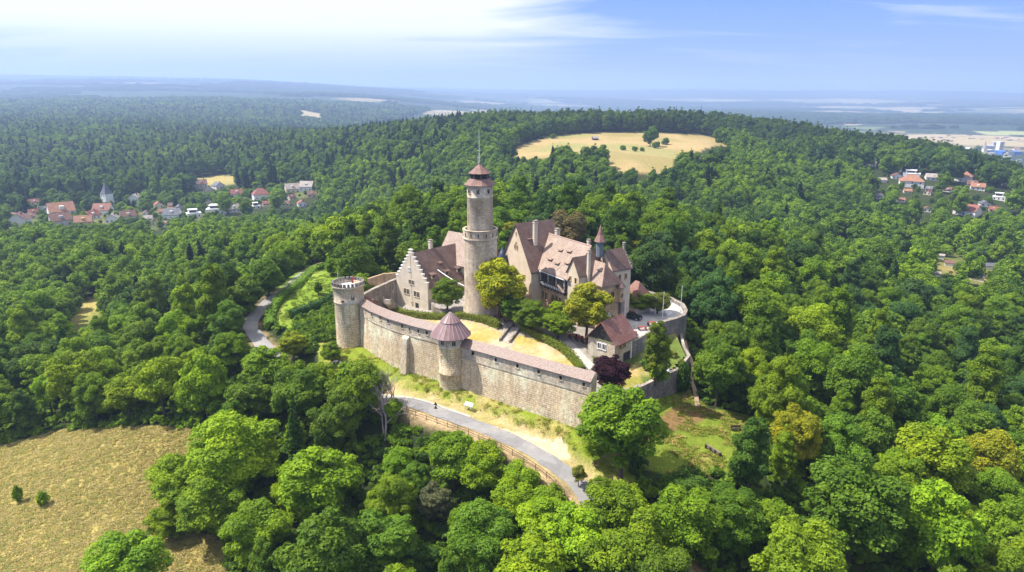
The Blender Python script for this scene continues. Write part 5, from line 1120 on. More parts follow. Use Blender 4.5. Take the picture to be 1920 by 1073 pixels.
def church():
    g = ground(203, 384); f = proj(*g)[2]; t = thing('church', 'white village church tower with pointed grey spire among red roofs', 'church', g, -.5); w = 15 / FOC * f; h = 21 / FOC * f; hw = w / 2
    tw = MB().box(-hw, hw, -hw, hw, -3, h).build('tower', WC['white'], t); MB().lathe([(hw * 1.5, h), (hw * .9, h + w * .45), (hw * .3, h + w * 1.15), (0, h + w * 1.75)], 4, rot=math.pi / 4).build('spire', RC['grey'], t)
    for s in (-1, 1): MB().box(s * hw * .45 - .5, s * hw * .45 + .5, -hw - .05, -hw + .02, h - 3.2, h - 1.0).build('window', 'glass', tw)
    MB().lathe([(1.0, 0), (1.0, .08)], 20).v; MB().tube([(0, 0, h + w * 1.7), (0, 0, h + w * 2.0)], .08).build('cross', 'iron', t)
    HOUSE_RECTS.append((190, 345, 216, 396, math.hypot(g[0], g[1])))
church()
R_ = [(1630,312,24,'white three-storey flat-roofed block below the dark ridge wood','white','grey',.1,'flat'),(1673,324,25,'white modern terraced house on the slope','white','grey',-.2,'flat'),(1715,316,22,'dark timber chalet with pale base on the slope','dark','grey',.2,'gable'),(1683,336,20,'white gabled house with brown roof on the slope','white','brown',.3,'gable'),
 (1708,335,30,'broad white flat-roofed villa on the slope','white','grey',0,'flat'),(1749,339,24,'low white house with pale roof on the slope','white','pale',.2,'side'),(1709,352,42,'long house with orange hipped roof on the slope','white','orange',.1,'hip'),(1702,363,14,'small outbuilding with orange roof','cream','orange',.2,'side'),
 (1800,341,36,'white house with wide orange hipped roof beside dark conifers','white','orange',-.1,'hip'),(1833,357,24,'white house with small orange roof and dormers','white','orange',.1,'side'),(1872,376,22,'white cubic house among the slope trees','white','pale',-.1,'flat'),(1806,405,40,'large white villa with red roof standing in the lower wood','white','red',-.35,'side'),
 (1655,342,14,'small white house below the flat-roofed block','white','pale',.2,'side'), (1775,360,14,'small house with brown roof in the slope trees','white','brown',-.2,'side'), (1848,388,18,'white house with grey roof above the large villa','white','grey',.3,'gable'), (1738,398,14,'small white cottage deep in the slope wood','white','brown',.1,'gable'), (1858,340,18,'house with red roof near the dark conifers','white','red',-.3,'side'), (1908,392,20,'orange-roofed house by the frame edge','cream','orange',.2,'side'), (1690,380,14,'small orange roof in the middle of the slope wood','white','orange',.4,'side'),
 (1752,322,18,'grey house half hidden under the ridge wood','grey','grey',.1,'side'),(1896,354,22,'house with steep grey roof at the picture edge','grey','pale',.6,'side'),(1561,291,10,'small pale house on the ridge wood edge','white','brown',.1,'gable')]
for px, py, w, l, wc, rc, ro, st in R_: house(px, py, w, l, wc, rc, ro, style=st, wh=.3, rh=.26, group='houses on the far slope')
for px, py, w, l, rc in ((1764,486,10,'white garden hut beside the straw-coloured plot','pale'),(1780,500,16,'garden hut with long faded brown roof','brown'),(1856,506,20,'garden hut with dark gabled roof','grey'),(1757,520,9,'small pale garden hut in the lower gardens','pale'),(1832,527,22,'low grey garden shed in the lower gardens','grey'),(1574,436,8,'tiny pale hut in a clearing of the slope wood','pale'),(1592,462,7,'tiny hut with orange roof in the slope wood','orange')):
    house(px, py, w, l, 'white', rc, R.uniform(-.4, .4), style='side', wh=.3, rh=.2, small=True, cat='hut', name='garden_hut')
_hr = random.Random(21); _cnt = {}
def _extra(n, xr, yr, where, group, ymin=None):
    lst = []
    while len(lst) < n:
        px, py = _hr.uniform(*xr), _hr.uniform(*yr); w = _hr.uniform(11, 18)
        if any(abs(px - (a + c) / 2) < (w + c - a) * .42 and abs(py - d) < 7 for a, b, c, d, _ in HOUSE_RECTS) or any(abs(px - q[0]) < 15 and abs(py - q[1]) < 7 for q in lst): 
            if _hr.random() < .97: continue
        lst.append((px, py, w, _hr.choice(['red', 'red', 'orange', 'brown', 'brown', 'grey', 'pale'])))
    for px, py, w, rc in sorted(lst):
        k = (rc, where); _cnt[k] = _cnt.get(k, 0) + 1
        house(px, py, w, f'small house with plain {rc} roof, {pos[_cnt[k] - 1]} such from left {where}', _hr.choice(['white', 'cream', 'cream']), rc, _hr.uniform(-.6, .6), style=_hr.choice(['side', 'side', 'gable']), wh=.36, rh=.34, group=group)
pos = ['first', 'second', 'third', 'fourth', 'fifth', 'sixth', 'seventh', 'eighth', 'ninth', 'tenth', 'eleventh', 'twelfth', 'thirteenth', 'fourteenth', 'fifteenth']
_extra(16, (2, 345), (380, 424), 'among the village trees', 'houses of the valley village'); _extra(9, (345, 600), (352, 398), 'along the wood edge', 'houses of the valley village'); _extra(11, (1625, 1915), (326, 425), 'on the wooded far slope', 'houses on the far slope')
house(1117, 263, 11, 'small dark barn on the straw-coloured ridge field', 'dark', 'pale', .3, style='side', wh=.35, rh=.3, small=True, cat='barn', name='barn')
# the town on the plain
TOWN = []
gc = random.Random(5)
_bx = [(1897, 291, 34, .9, 9, 'blue'), (1866, 280, 8, 1, 22, 'grey'), (1877, 282, 9, 1, 26, 'white'), (1855, 283, 14, .8, 16, 'grey'), (1806, 283, 30, 1, 7, 'white'), (1850, 287, 20, .8, 9, 'white'), (1846, 297, 26, .7, 8, 'white'), (1815, 300, 20, .8, 9, 'grey')]
for k in range(34): _bx.append((gc.uniform(1790, 1916), gc.uniform(282, 318), gc.uniform(5, 11), gc.uniform(.6, 1), gc.uniform(5, 10), gc.choice(['white', 'cream', 'grey', 'red', 'red', 'orange'])))
WC['blue'] = plain('blue_cladding', (.05, .16, .52), .5, .08, .05)
pos = ['first', 'second', 'third', 'fourth', 'fifth', 'sixth', 'seventh', 'eighth', 'ninth', 'tenth', 'eleventh', 'twelfth', 'thirteenth', 'fourteenth', 'fifteenth', 'sixteenth', 'seventeenth', 'eighteenth', 'nineteenth', 'twentieth', 'twenty-first', 'twenty-second', 'twenty-third', 'twenty-fourth', 'twenty-fifth', 'twenty-sixth', 'twenty-seventh', 'twenty-eighth', 'twenty-ninth', 'thirtieth']
_n = {}
for i, (px, py, w, dr, h, col) in enumerate(sorted(_bx, key=lambda q: q[0])):
    g = ground(px, py); f = proj(*g)[2]; W_ = w / FOC * f; big = (w > 12 or h > 12); key = ('large ' if big else 'small ') + col; _n[key] = _n.get(key, 0) + 1; o_ = pos[_n[key] - 1]
    desc = {'blue': 'blue-clad hall', 'red': 'red-roofed house', 'orange': 'orange-roofed house'}.get(col, col + (' block' if big else ' house'))
    t = thing('town_building', f'{"large" if big else "small"} {desc}, {o_} such from the left in the distant town', 'building', g, gc.uniform(-.5, .5), 'buildings of the distant town'); hw = W_ / 2
    MB().box(-hw, hw, 0, W_ * dr, -4, h).build('wall', WC[col if col in WC else 'white'], t)
    if col in ('red', 'orange') or not big: m = MB(); yc = W_ * dr / 2; rt = h + W_ * .3; m.face([(-hw - .5, -.5, h - .3), (hw + .5, -.5, h - .3), (hw + .5, yc, rt), (-hw - .5, yc, rt)]); m.face([(hw + .5, 2 * yc + .5, h - .3), (-hw - .5, 2 * yc + .5, h - .3), (-hw - .5, yc, rt), (hw + .5, yc, rt)]); m.build('roof', RC[col if col in RC else gc.choice(['brown', 'pale'])], t)
    else: MB().box(-hw - .3, hw + .3, -.3, W_ * dr + .3, h, h + .6).build('roof', 'metal' if col != 'blue' else WC['blue'], t)
    if big and col != 'blue':
        for k in range(int(h // 3.2)): MB().box(-hw * .9, hw * .9, -.15, .02, 1.2 + k * 3.1, 2.6 + k * 3.1).build('window_band', 'glass', t)
g = ground(1843, 296); t = thing('town_church', 'stone church with slender pointed spire in the distant town', 'church', g); MB().box(-5, 5, -5, 5, -3, 26).build('tower', WC['cream'], t); MB().lathe([(6.5, 25.8), (2.4, 36), (0, 50)], 8).build('spire', RC['pale'], t); MB().box(5, 30, -6, 6, -3, 14).build('nave', WC['cream'], t)
mb = MB(); gg = random.Random(9)
for k in range(240):
    a, y_ = gg.choice([(.34, 4300), (.30, 4600), (.52, 2900), (.62, 2700), (.2, 5200)]); y_ *= gg.uniform(.93, 1.09); x_ = y_ * math.tan(a + gg.gauss(0, .045)); z_ = gz(x_, y_); s = gg.uniform(4, 8)
    mb.box(x_ - s, x_ + s, y_ - s * .6, y_ + s * .6, z_ - 4, z_ + gg.uniform(5, 9))
o = mb.build('distant_village', plain('far_roofs', (.34, .26, .22), .9, .3, .01)); tag(o, 'pale roofs of far villages scattered on the plain', 'village', kind='stuff')
def turbine(px, py_base, py_hub, label, ph):
    y = 9000; d = ray(px, py_base); k = y / d[1]; x = d[0] * k; z = gz(x, y); d2 = ray(px, py_hub); zh = CZ + d2[2] * (y / d2[1]); t = thing('wind_turbine', label, 'wind turbine', (x, y, z - 5), 0, 'wind turbines on the far ridge'); h = max(60, zh - z + 5)
    MB().tube([(0, 0, 0), (0, 0, h)], [5, 3], 10).build('tower', 'metal', t); MB().box(-4, 4, -9, 6, h - 3, h + 4).build('nacelle', 'metal', t)
    for q in range(3): a = ph + q * 2.094; MB().tube([(0, -10, h), (math.sin(a) * 16, -10, h + math.cos(a) * 16), (math.sin(a) * 58, -10, h + math.cos(a) * 58)], [2.2, 3.2, .7], 6).build('blade', 'metal', t)
turbine(316, 153, 139.5, 'wind turbine on the far ridge, the one farther from the castle', .4); turbine(377, 155, 142, 'wind turbine on the far ridge, the one nearer the castle', .1)

# ---------------------------------------------------------------- trees
CLEAR_PX = [([(612,528),(618,650),(628,690),(690,700),(752,752),(768,776),(826,806),(880,822),(945,862),(1000,895),(1060,925),(1106,940),(1118,905),(1160,885),(1270,884),(1352,862),(1388,835),(1398,785),(1320,750),(1300,690),(1292,580),(1200,500),(1120,420),(960,400),(935,300),(868,300),(858,430),(765,465),(690,528)], 170),
 ([(458,640),(455,600),(520,532),(598,487),(655,505),(655,600),(600,640),(520,600)], 196),
 ([(-50,840),(100,812),(200,803),(375,815),(330,850),(300,905),(288,960),(292,1010),(318,1060),(330,1090),(-50,1090)], 160),
 ([(948,292),(1040,254),(1120,249),(1375,260),(1360,272),(1290,280),(1256,288),(1251,313),(1152,309),(1146,284),(1130,270),(1085,266),(1020,278),(985,290)], 850),
 ([(130,598),(165,565),(200,556),(180,590),(140,618)], 300), ([(348,344),(400,330),(444,333),(440,346),(400,351)], 900), ([(530,210),(560,209),(620,217),(600,220)], 3000),
 ([(1760,486),(1790,484),(1835,512),(1815,510)], 420), ([(1880,452),(1920,452),(1920,468)], 480)]
DEAD = ground(722, 826)
CLEAR_PX.append(([(668,745),(700,722),(752,735),(762,760),(756,835),(690,835)], math.hypot(DEAD[0], DEAD[1]) + 1))
KEEP_OUT = [MEADOW, RLAWN, LLAWN, RIDGE, CLEAR, FIELD2, FIELD3, PATCHR, PATCH2]
taken = []
TR = []      # x, y, z, R, H, kind, tone, hand label (or None)
def blocked(x, y, z, Rr, H, far):
    dist = math.hypot(x, y)
    for u, v in ((0, .72), (0, 1.0), (-.85, .62), (.85, .62), (-.6, .9), (.6, .9), (-.7, .4), (.7, .4), (0, .4)):
        px, py, _ = proj(x + u * Rr, y, z + v * H)
        for poly, dm in CLEAR_PX:
            if dist < dm and inpoly(px, py, poly): return True
        if far:
            for a, b, c, d, dm in HOUSE_RECTS:
                if dist < dm + 4 and a < px < c and b < py < d: return True
    return False
def forced(px, py, rpx, label, tone, kind, asp=1.35, z=None, name='broadleaf_tree', low=.60, cat='tree', dmax=None):
    """a particular tree: crown middle at the pixel, crown radius in pixels of the photograph"""
    Rr = rpx / FOC * 160; H = Rr * 2 * asp
    for _ in range(4):
        if z is None: g = ground(px, py, H * low)
        else: a = at(px, py, z + H * low); g = (a[0], a[1], z)
        f = proj(g[0], g[1], g[2] + H * low)[2]; Rr = rpx / FOC * f; H = Rr * 2 * asp
    taken.append((g[0], g[1], Rr)); TR.append((g[0], g[1], g[2], Rr, H, kind, tone, label, name, cat)); return g
Y1, Y2 = (.32, .37, .018), (.33, .345, .022)
forced(936, 531, 47, 'bright yellow-green linden at the foot of the tall round tower', Y1, 1, 1.25, -1.0, 'linden_tree')
forced(903, 552, 24, 'small dark-leaved linden crown left of the yellow-green linden', 'fresh green', 3, 1.2, -1.0, 'linden_tree')
forced(1101, 573, 43, 'golden yellow linden in front of the gatehouse', Y2, 1, 1.25, -1.2, 'linden_tree')
forced(963, 574, 30, 'dark green courtyard tree right behind the yellow-green linden', 'deep green', 4, 1.0, -1.0)
forced(996, 584, 34, 'dark green courtyard tree over the garden stairs', 'deep green', 3, .95, -1.4)
forced(1047, 605, 32, 'round clipped tree in front of the golden linden', 'fresh green', 4, .85, -1.8, low=.55)
forced(1046, 578, 18, 'small fresh green tree under the timbered gallery', 'bright green', 3, 1.1, -1.0)
forced(838, 543, 27, 'round dark tree in front of the stepped gable house', 'deep green', 3, 1.25, -1.4)
forced(1147, 697, 37, 'copper-purple beech beside the garden house', (.035, .012, .020), 4, 1.1, -4.8, 'purple_beech', .55)
forced(1232, 655, 33, 'tall light green tree rising from the lower garden terrace', (.15, .21, .02), 5, 1.7, -5.0, low=.58)
forced(1198, 560, 26, 'wide flat-topped clipped tree beside the gatehouse', 'fresh green', 4, .85, -1.0, low=.62)
forced(1234, 562, 26, 'wide flat-topped clipped tree behind the white flagpoles', 'olive green', 4, .85, -1.0, low=.62)
forced(668, 492, 47, 'big dark tree beyond the crenellated tower', 'deep green', 0, 1.2)
forced(632, 440, 36, 'bright light green tree standing above the drive', 'bright green', 1, 1.25)
forced(622, 495, 15, 'small light tree at the far end of the green lawn', 'fresh green', 3, 1.2)
forced(596, 537, 9, 'slim young tree on the green lawn inside the hedge', 'deep green', 3, 1.5)
forced(620, 655, 19, 'small round tree on the grass below the crenellated tower', 'fresh green', 3, 1.15)
forced(548, 640, 28, 'yellow-green bushy tree below the drive hedge', 'yellow-green', 4, 1.0)
forced(1168, 798, 78, 'large oak leaning over the end of the curtain wall', 'fresh green', 7, 1.15, name='oak_tree', low=.62)
forced(1118, 832, 34, 'low side tree reaching towards the road beside the large oak', 'fresh green', 8, 1.0)
forced(672, 728, 52, 'broad tree in front of the buttressed curtain wall', 'fresh green', 0, 1.2, low=.62)
forced(1085, 890, 14, 'young thin tree at the road railing', 'olive green', 7, 1.5)
forced(440, 850, 80, 'huge bright green tree at the edge of the dry meadow', 'bright green', 0, 1.15, low=.58)
forced(350, 900, 62, 'bright green tree bulging into the dry meadow', 'bright green', 2, 1.15, low=.58)
forced(400, 945, 58, 'deep green tree on the lower meadow edge', 'fresh green', 0, 1.15, low=.58)
forced(316, 970, 36, 'low bright tree at the tip of the meadow clump', 'bright green', 3, 1.1)
forced(480, 995, 62, 'bright green tree below the meadow clump', 'fresh green', 2, 1.15)
forced(600, 900, 66, 'fresh bright green tree in the middle of the wood below the road', 'bright green', 1, 1.2)
forced(815, 935, 38, 'grey-olive round tree in the wood below the road', (.13, .135, .06), 4, 1.15)
forced(238, 1062, 62, 'tree top rising from below in front of the dry meadow', 'fresh green', 7, 1.2)
forced(1410, 850, 52, 'dark tree overhanging the lawn with the log seat', 'dark green', 5, 1.5)
forced(1060, 440, 46, 'brownish sparse tree behind the pink-roofed hall', (.17, .145, .06), 8, 1.2)
forced(955, 436, 26, 'light yellow-green tree between tall tower and great hall', 'yellow-green', 3, 1.2)
forced(1038, 410, 22, 'pale yellow tree behind the great hall ridge', 'yellow-green', 2, 1.2)
forced(1190, 462, 16, 'small yellow tree in the dark wood behind the gatehouse', 'yellow-green', 3, 1.2)
forced(1220, 253, 14, 'lone round tree standing in the straw-coloured ridge field', 'deep green', 0, 1.25)
for k, (px, py, r_) in enumerate(((1168, 279, 6), (1190, 281, 6), (1204, 281, 5), (1230, 275, 8), (1247, 268, 8), (1037, 257, 6), (1017, 257, 3))):
    g = ground(px, py + 3); f = proj(*g)[2]; shrub('field_shrub', f'{["first", "second", "third", "fourth", "fifth", "sixth", "seventh"][k]} round shrub in the ridge field, counted along the field', *g, r_ / FOC * f, r_ * 1.6 / FOC * f, 'deep green', 1, 'shrubs in the ridge field')

for px, py, r_, tn, kd in ((425,600,34,'deep green',0),(462,548,32,'deep green',1),(430,650,36,'fresh green',3),(500,515,30,'deep green',0),(632,782,52,'deep green',0),(845,842,38,'fresh green',2),(905,862,36,'bright green',7),(975,900,36,'bright green',8),(1035,940,34,'fresh green',1),(560,735,50,'deep green',2),(500,690,44,'fresh green',1),(470,740,50,'deep green',4),(600,705,34,'fresh green',3),(655,700,26,'fresh green',4),
 (1150,955,58,'fresh green',7),(1085,1000,60,'bright green',1),(1210,1000,56,'fresh green',0),(1020,965,46,'bright green',2),(1290,985,66,'fresh green',8),(1290,910,40,'dark green',4),(960,940,44,'bright green',8),(900,1010,64,'deep green',0),(1370,960,60,'deep green',3),(1000,1060,70,'bright green',1),(1150,1065,70,'fresh green',7),(720,1010,66,'deep green',4),(850,860,44,'fresh green',7),(900,880,44,'bright green',2)):
    forced(px, py, r_, None, tn, kd, 1.2)
def clear_of(x, y, Rr, f=.78):
    for a, b, c in taken:
        if (a - x) ** 2 + (b - y) ** 2 < ((c + Rr) * f) ** 2: return False
    return True
tones_ = list(TONES)
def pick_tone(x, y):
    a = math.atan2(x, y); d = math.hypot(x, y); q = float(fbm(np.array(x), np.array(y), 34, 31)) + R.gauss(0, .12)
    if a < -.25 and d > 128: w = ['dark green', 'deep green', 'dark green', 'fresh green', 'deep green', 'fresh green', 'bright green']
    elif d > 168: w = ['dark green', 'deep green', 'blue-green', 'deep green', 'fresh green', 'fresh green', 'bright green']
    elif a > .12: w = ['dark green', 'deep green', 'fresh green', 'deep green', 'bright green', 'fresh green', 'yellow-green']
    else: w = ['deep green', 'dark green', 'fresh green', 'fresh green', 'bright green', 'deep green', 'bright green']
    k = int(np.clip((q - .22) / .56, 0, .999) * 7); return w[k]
road_avoid = ROADC + []
def scatter():
    cand = []
    for d0 in np.arange(48, 300, 1.0):
        pass
    # jittered hexagonal grid
    s = 6.4; rows = np.arange(45, 300, s * .87)
    for j, y in enumerate(rows):
        for x in np.arange(-300, 300, s):
            xx = x + (s / 2 if j % 2 else 0) + R.uniform(-1.9, 1.9); yy = y + R.uniform(-1.9, 1.9); d = math.hypot(xx, yy)
            if d > 300 or d < 52 or abs(math.atan2(xx, yy)) > .74: continue
            cand.append((xx, yy))
    R.shuffle(cand); c = np.array(cand); z = hgt(c[:, 0], c[:, 1]); ok = ~inpoly(c[:, 0], c[:, 1], CASTLE) & (dist_poly(c[:, 0], c[:, 1], ROADC) > 4.6) & (dist_poly(c[:, 0], c[:, 1], CASTLE + CASTLE[:1]) > 3.2)
    for P_ in KEEP_OUT: ok &= ~inpoly(c[:, 0], c[:, 1], P_)
    fr = inpoly(c[:, 0], c[:, 1], FRONT); ok &= ~fr
    for (x, y), zz, o in zip(cand, z, ok):
        if not o: continue
        a = math.atan2(x, y); d = math.hypot(x, y); big = R.uniform(3.4, 5.6) * (1.0 if d < 190 else 1.05)
        if a > .15 and 90 < d < 180: big *= 1.15
        if d < 118: big *= 1.18
        for sc in (1, .78, .58, .4):
            Rr = big * sc
            if not clear_of(x, y, Rr): continue
            kind = R.choices(range(10), [10, 10, 9, 9, 8, 7, 6, 5, 4, 1.2 if d > 160 else .3])[0]
            H = Rr * 2 * R.uniform(1.25, 1.7) * (1.15 if kind in (5, 6, 9) else 1)
            H = min(max(H, 4.5), 19)
            if blocked(x, y, zz, Rr, H, d > 200): continue
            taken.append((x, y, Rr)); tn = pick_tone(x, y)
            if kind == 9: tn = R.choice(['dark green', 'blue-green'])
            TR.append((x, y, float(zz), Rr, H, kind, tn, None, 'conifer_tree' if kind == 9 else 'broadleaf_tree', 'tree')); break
scatter()
def visible_sizes():
    """how many picture cells each crown shows, painted far to near"""
    w, h = 640, 358; sc = w / 1920; buf = -np.ones((h, w), int); yy, xx = np.mgrid[0:h, 0:w]
    order = sorted(range(len(TR)), key=lambda i: -math.hypot(TR[i][0], TR[i][1]))
    for i in order:
        x, y, z, Rr, H = TR[i][:5]; px, py, f = proj(x, y, z + H * .6); rx, ry = Rr / f * FOC * sc * .92, H * .42 / f * FOC * sc; cx, cy = px * sc, py * sc
        x0, x1, y0, y1 = int(max(0, cx - rx)), int(min(w, cx + rx + 1)), int(max(0, cy - ry)), int(min(h, cy + ry + 1))
        if x1 <= x0 or y1 <= y0: continue
        m_ = ((xx[y0:y1, x0:x1] - cx) / rx) ** 2 + ((yy[y0:y1, x0:x1] - cy) / ry) ** 2 < 1; buf[y0:y1, x0:x1][m_] = i
    return np.bincount(buf[buf >= 0].ravel(), minlength=len(TR))
VIS = visible_sizes()
order = sorted(range(len(TR)), key=lambda i: (TR[i][7] is None, -VIS[i])); N_IND = 292
indiv, rest = order[:N_IND], order[N_IND:]
def region(px, py, x, y):
    d = math.hypot(x, y)
    if x < -8 and d < 112 and px > 270 and px < 760: return 'the wood between meadow and road'
    if px < 300 and py > 760: return 'the dry meadow edge'
    if d < 112 and px < 1180: return 'the wood under the road bend'
    if px < 640 and d < 205: return 'the slope below the drive'
    if px < 640: return 'the wood above the village'
    if d > 160 and px < 905: return 'the wood behind the stepped house'
    if d > 160 and px < 1180: return 'the wood behind the great hall'
    if d > 158: return 'the wood behind the bastion'
    if py > 840: return 'the wood below the lawn'
    return 'the wood facing the bastion'
def place_trees():
    info = []
    for i in indiv:
        x, y, z, Rr, H = TR[i][:5]; px, py, f = proj(x, y, z + H * .6); info.append((i, px, py, region(px, py, x, y), Rr / f * FOC))
    cl = {}
    for i, px, py, rg, rp in info:
        if TR[i][7]: continue
        k = (KINDS_[TR[i][5]][0], TR[i][6], rg); cl.setdefault(k, []).append((px, py, rp, i))
    lab = {}
    for (sh, tn, rg), v in cl.items():
        v.sort()
        for n, (px, py, rp, i) in enumerate(v):
            o = 'only' if len(v) == 1 else ('last' if n == len(v) - 1 else pos[n]); lab[i] = f'{tn} {sh} tree, {o} such from left in {rg}' if len(v) > 1 else f'the only {tn} {sh} tree in {rg}'
    for i, px, py, rg, rp in info:
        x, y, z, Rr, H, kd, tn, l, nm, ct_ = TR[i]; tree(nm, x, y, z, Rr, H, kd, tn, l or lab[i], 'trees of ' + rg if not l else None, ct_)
place_trees()

# ---- woods: everything farther off, one object
col = bpy.data.collections.new('tree_kinds')
for i, (sd, R0, z0, z1, nl, per, lf, cn) in enumerate([(41, 5.1, 1.5, 14.5, 30, 190, .72, 0), (42, 5.2, 1.5, 13.6, 38, 150, .68, 0), (43, 4.4, 1.5, 16.0, 32, 170, .70, .25), (44, 5.2, 1.5, 15, 22, 250, .74, .05), (45, 3.1, .5, 18, 40, 80, .72, .82)]):
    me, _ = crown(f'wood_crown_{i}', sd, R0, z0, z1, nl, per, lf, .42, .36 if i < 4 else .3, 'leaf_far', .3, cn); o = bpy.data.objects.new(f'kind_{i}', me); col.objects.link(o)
def gn_scatter(name, pts, scl, rot, kind, tint, collection):
    me = bpy.data.meshes.new(name); me.vertices.add(len(pts)); me.vertices.foreach_set('co', np.asarray(pts, 'f').ravel())
    for nm, ty, ar, key in (('scl', 'FLOAT_VECTOR', scl, 'vector'), ('rot', 'FLOAT', rot, 'value'), ('kindi', 'INT', kind, 'value'), ('tint', 'FLOAT_COLOR', tint, 'color')):
        a = me.attributes.new(nm, ty, 'POINT'); a.data.foreach_set(key, np.asarray(ar, 'i' if ty == 'INT' else 'f').ravel())
    o = bpy.data.objects.new(name, me); S.collection.objects.link(o)
    ng = bpy.data.node_groups.new(name + '_scatter', 'GeometryNodeTree'); ng.interface.new_socket('Geometry', in_out='INPUT', socket_type='NodeSocketGeometry'); ng.interface.new_socket('Geometry', in_out='OUTPUT', socket_type='NodeSocketGeometry')
    N, L = ng.nodes, ng.links; gi, go = N.new('NodeGroupInput'), N.new('NodeGroupOutput'); ip = N.new('GeometryNodeInstanceOnPoints'); ci = N.new('GeometryNodeCollectionInfo'); ci.inputs[0].default_value = collection; ci.inputs[1].default_value = True; ci.inputs[2].default_value = True
    def attr(nm, ty): n = N.new('GeometryNodeInputNamedAttribute'); n.data_type = ty; n.inputs[0].default_value = nm; return n.outputs[0]
    L.new(gi.outputs[0], ip.inputs['Points']); L.new(ci.outputs[0], ip.inputs['Instance']); ip.inputs['Pick Instance'].default_value = True; L.new(attr('kindi', 'INT'), ip.inputs['Instance Index'])
    cx = N.new('ShaderNodeCombineXYZ'); L.new(attr('rot', 'FLOAT'), cx.inputs[2]); L.new(cx.outputs[0], ip.inputs['Rotation']); L.new(attr('scl', 'FLOAT_VECTOR'), ip.inputs['Scale']); L.new(ip.outputs[0], go.inputs[0])
    md = o.modifiers.new('scatter', 'NODES'); md.node_group = ng; return o
def far_woods():
    pts, scl, kd, tn = [], [], [], []
    for i in rest:
        x, y, z, Rr, H, k, t_ = TR[i][:7]; c = t_ if isinstance(t_, tuple) else TONES[t_]; pts.append((x, y, z)); scl.append((Rr / 5, Rr / 5, H / 15)); kd.append(4 if k == 9 else k % 4); tn.append(c)
    g = np.random.default_rng(77); r = 296.0; P_ = []
    while r < 4300:
        s = 6.6 + (r - 296) * .0062; k = int(1.62 * r / s); th = np.linspace(-.81, .81, k) + g.normal(0, .26 * s / r, k); rr = r + g.normal(0, .26 * s, k); P_.append(np.c_[rr * np.sin(th), rr * np.cos(th), np.full(k, s)]); r += s * .9
    P_ = np.concatenate(P_); x, y, s = P_.T; z = hgt(x, y); rad = np.hypot(x, y); ok = np.ones(len(x), bool)
    for q in (RIDGE, CLEAR, FIELD2, FIELD3, PATCHR, PATCH2): ok &= ~inpoly(x, y, q) | inpoly(x, y, RIDGE_WOOD)
    n = fbm(x, y, 260, 51); ok &= ~((rad > 1250) & (z < -84) & (n < .60)); ok &= ~((rad > 1500) & (z < -50) & (x > -300) & (n < .57)); ok &= ~((rad > 2500) & (x > -500))
    ok &= ~((rad > 1450) & (x > 500) & (g.random(len(x)) < .55))
    v = inpoly(x, y, VILLAGE); gd = inpoly(x, y, GARDENS); ok &= ~(v & (g.random(len(x)) < .30)); ok &= ~(gd & (g.random(len(x)) < .4))
    x, y, z, s, rad, v, gd = (a[ok] for a in (x, y, z, s, rad, v, gd)); Rr = s * g.uniform(.55, .82, len(x)); H = np.minimum(Rr * 2 * g.uniform(1.3, 1.75, len(x)), 23); H = np.where(v | gd, H * .55, H); Rr = np.where(v | gd, Rr * .82, Rr)
    q = .55 * fbm(x, y, 60, 61) + .45 * fbm(x, y, 190, 66) + g.normal(0, .10, len(x)); H = H * (.74 + .52 * fbm(x, y, 55, 68)); pal = np.array([TONES[k] for k in ('dark green', 'dark green', 'deep green', 'blue-green', 'deep green', 'deep green', 'fresh green')]); pal2 = np.array([TONES[k] for k in ('dark green', 'deep green', 'fresh green', 'deep green', 'fresh green', 'fresh green', 'bright green')])
    ki = (np.clip((q - .22) / .56, 0, .999) * 7).astype(int); near = (rad < 720) & (z > -60); T = np.where(near[:, None], pal2[ki], pal[ki]) * g.uniform(.82, 1.2, (len(x), 1))
    conif = (g.random(len(x)) < np.where((x < -60) & (rad > 650), .35, .05)); K = np.where(conif, 4, g.integers(0, 4, len(x))); T = np.where(conif[:, None], np.array([.022, .050, .022]), T)
    crest = (rad > 845) & (rad < 1000) & (x > 20) & (z > -60); T = np.where(crest[:, None], T * .75, T)
    mi = np.array(HOUSE_RECTS); px, py, f = proj(x, y, z + H * .6); hp = H / f * FOC * .45; wp = Rr / f * FOC; keep_ = np.ones(len(x), bool)
    for a, b, c, d, dm in mi:
        keep_ &= ~((rad < dm + 14) & (px + wp * .75 > a) & (px - wp * .75 < c) & (py + hp * .2 > b) & (py - hp < d - .30 * (d - b)))
        keep_ &= ~((np.abs(px - (a + c) / 2) < (c - a) / 2 + wp * .4) & (rad > dm - 2) & (rad < dm + 11))
    for poly, dm in CLEAR_PX[3:9]:
        for u, vv in ((0, 1.0), (0, .8), (0, .5), (-.8, .7), (.8, .7), (-.5, .9), (.5, .9)):
            qx, qy, _ = proj(x + u * Rr, y, z + vv * H); keep_ &= ~((rad < dm) & inpoly(qx, qy, poly))
    pts += np.c_[x, y, z][keep_].tolist(); scl += np.c_[Rr / 5, Rr / 5, H / 15][keep_].tolist(); kd += K[keep_].tolist(); tn += T[keep_].tolist()
    # garden trees and bushes between the houses
    for poly, n_ in ((gpoly([(1625, 330), (1700, 318), (1918, 345), (1925, 425), (1800, 425), (1640, 395)]), 620), (VILLAGE, 760)):
        q = np.array(poly); x, y = g.uniform(q[:, 0].min(), q[:, 0].max(), n_ * 3), g.uniform(q[:, 1].min(), q[:, 1].max(), n_ * 3); m_ = inpoly(x, y, poly); x, y = x[m_][:n_], y[m_][:n_]; z = hgt(x, y); Rr = g.uniform(1.3, 3.4, len(x)); H = Rr * g.uniform(1.7, 2.6, len(x)); rad = np.hypot(x, y)
        bx_, by_, f = proj(x, y, z); tx_, ty_, f = proj(x, y, z + H); wp = Rr / f * FOC; keep_ = np.ones(len(x), bool)
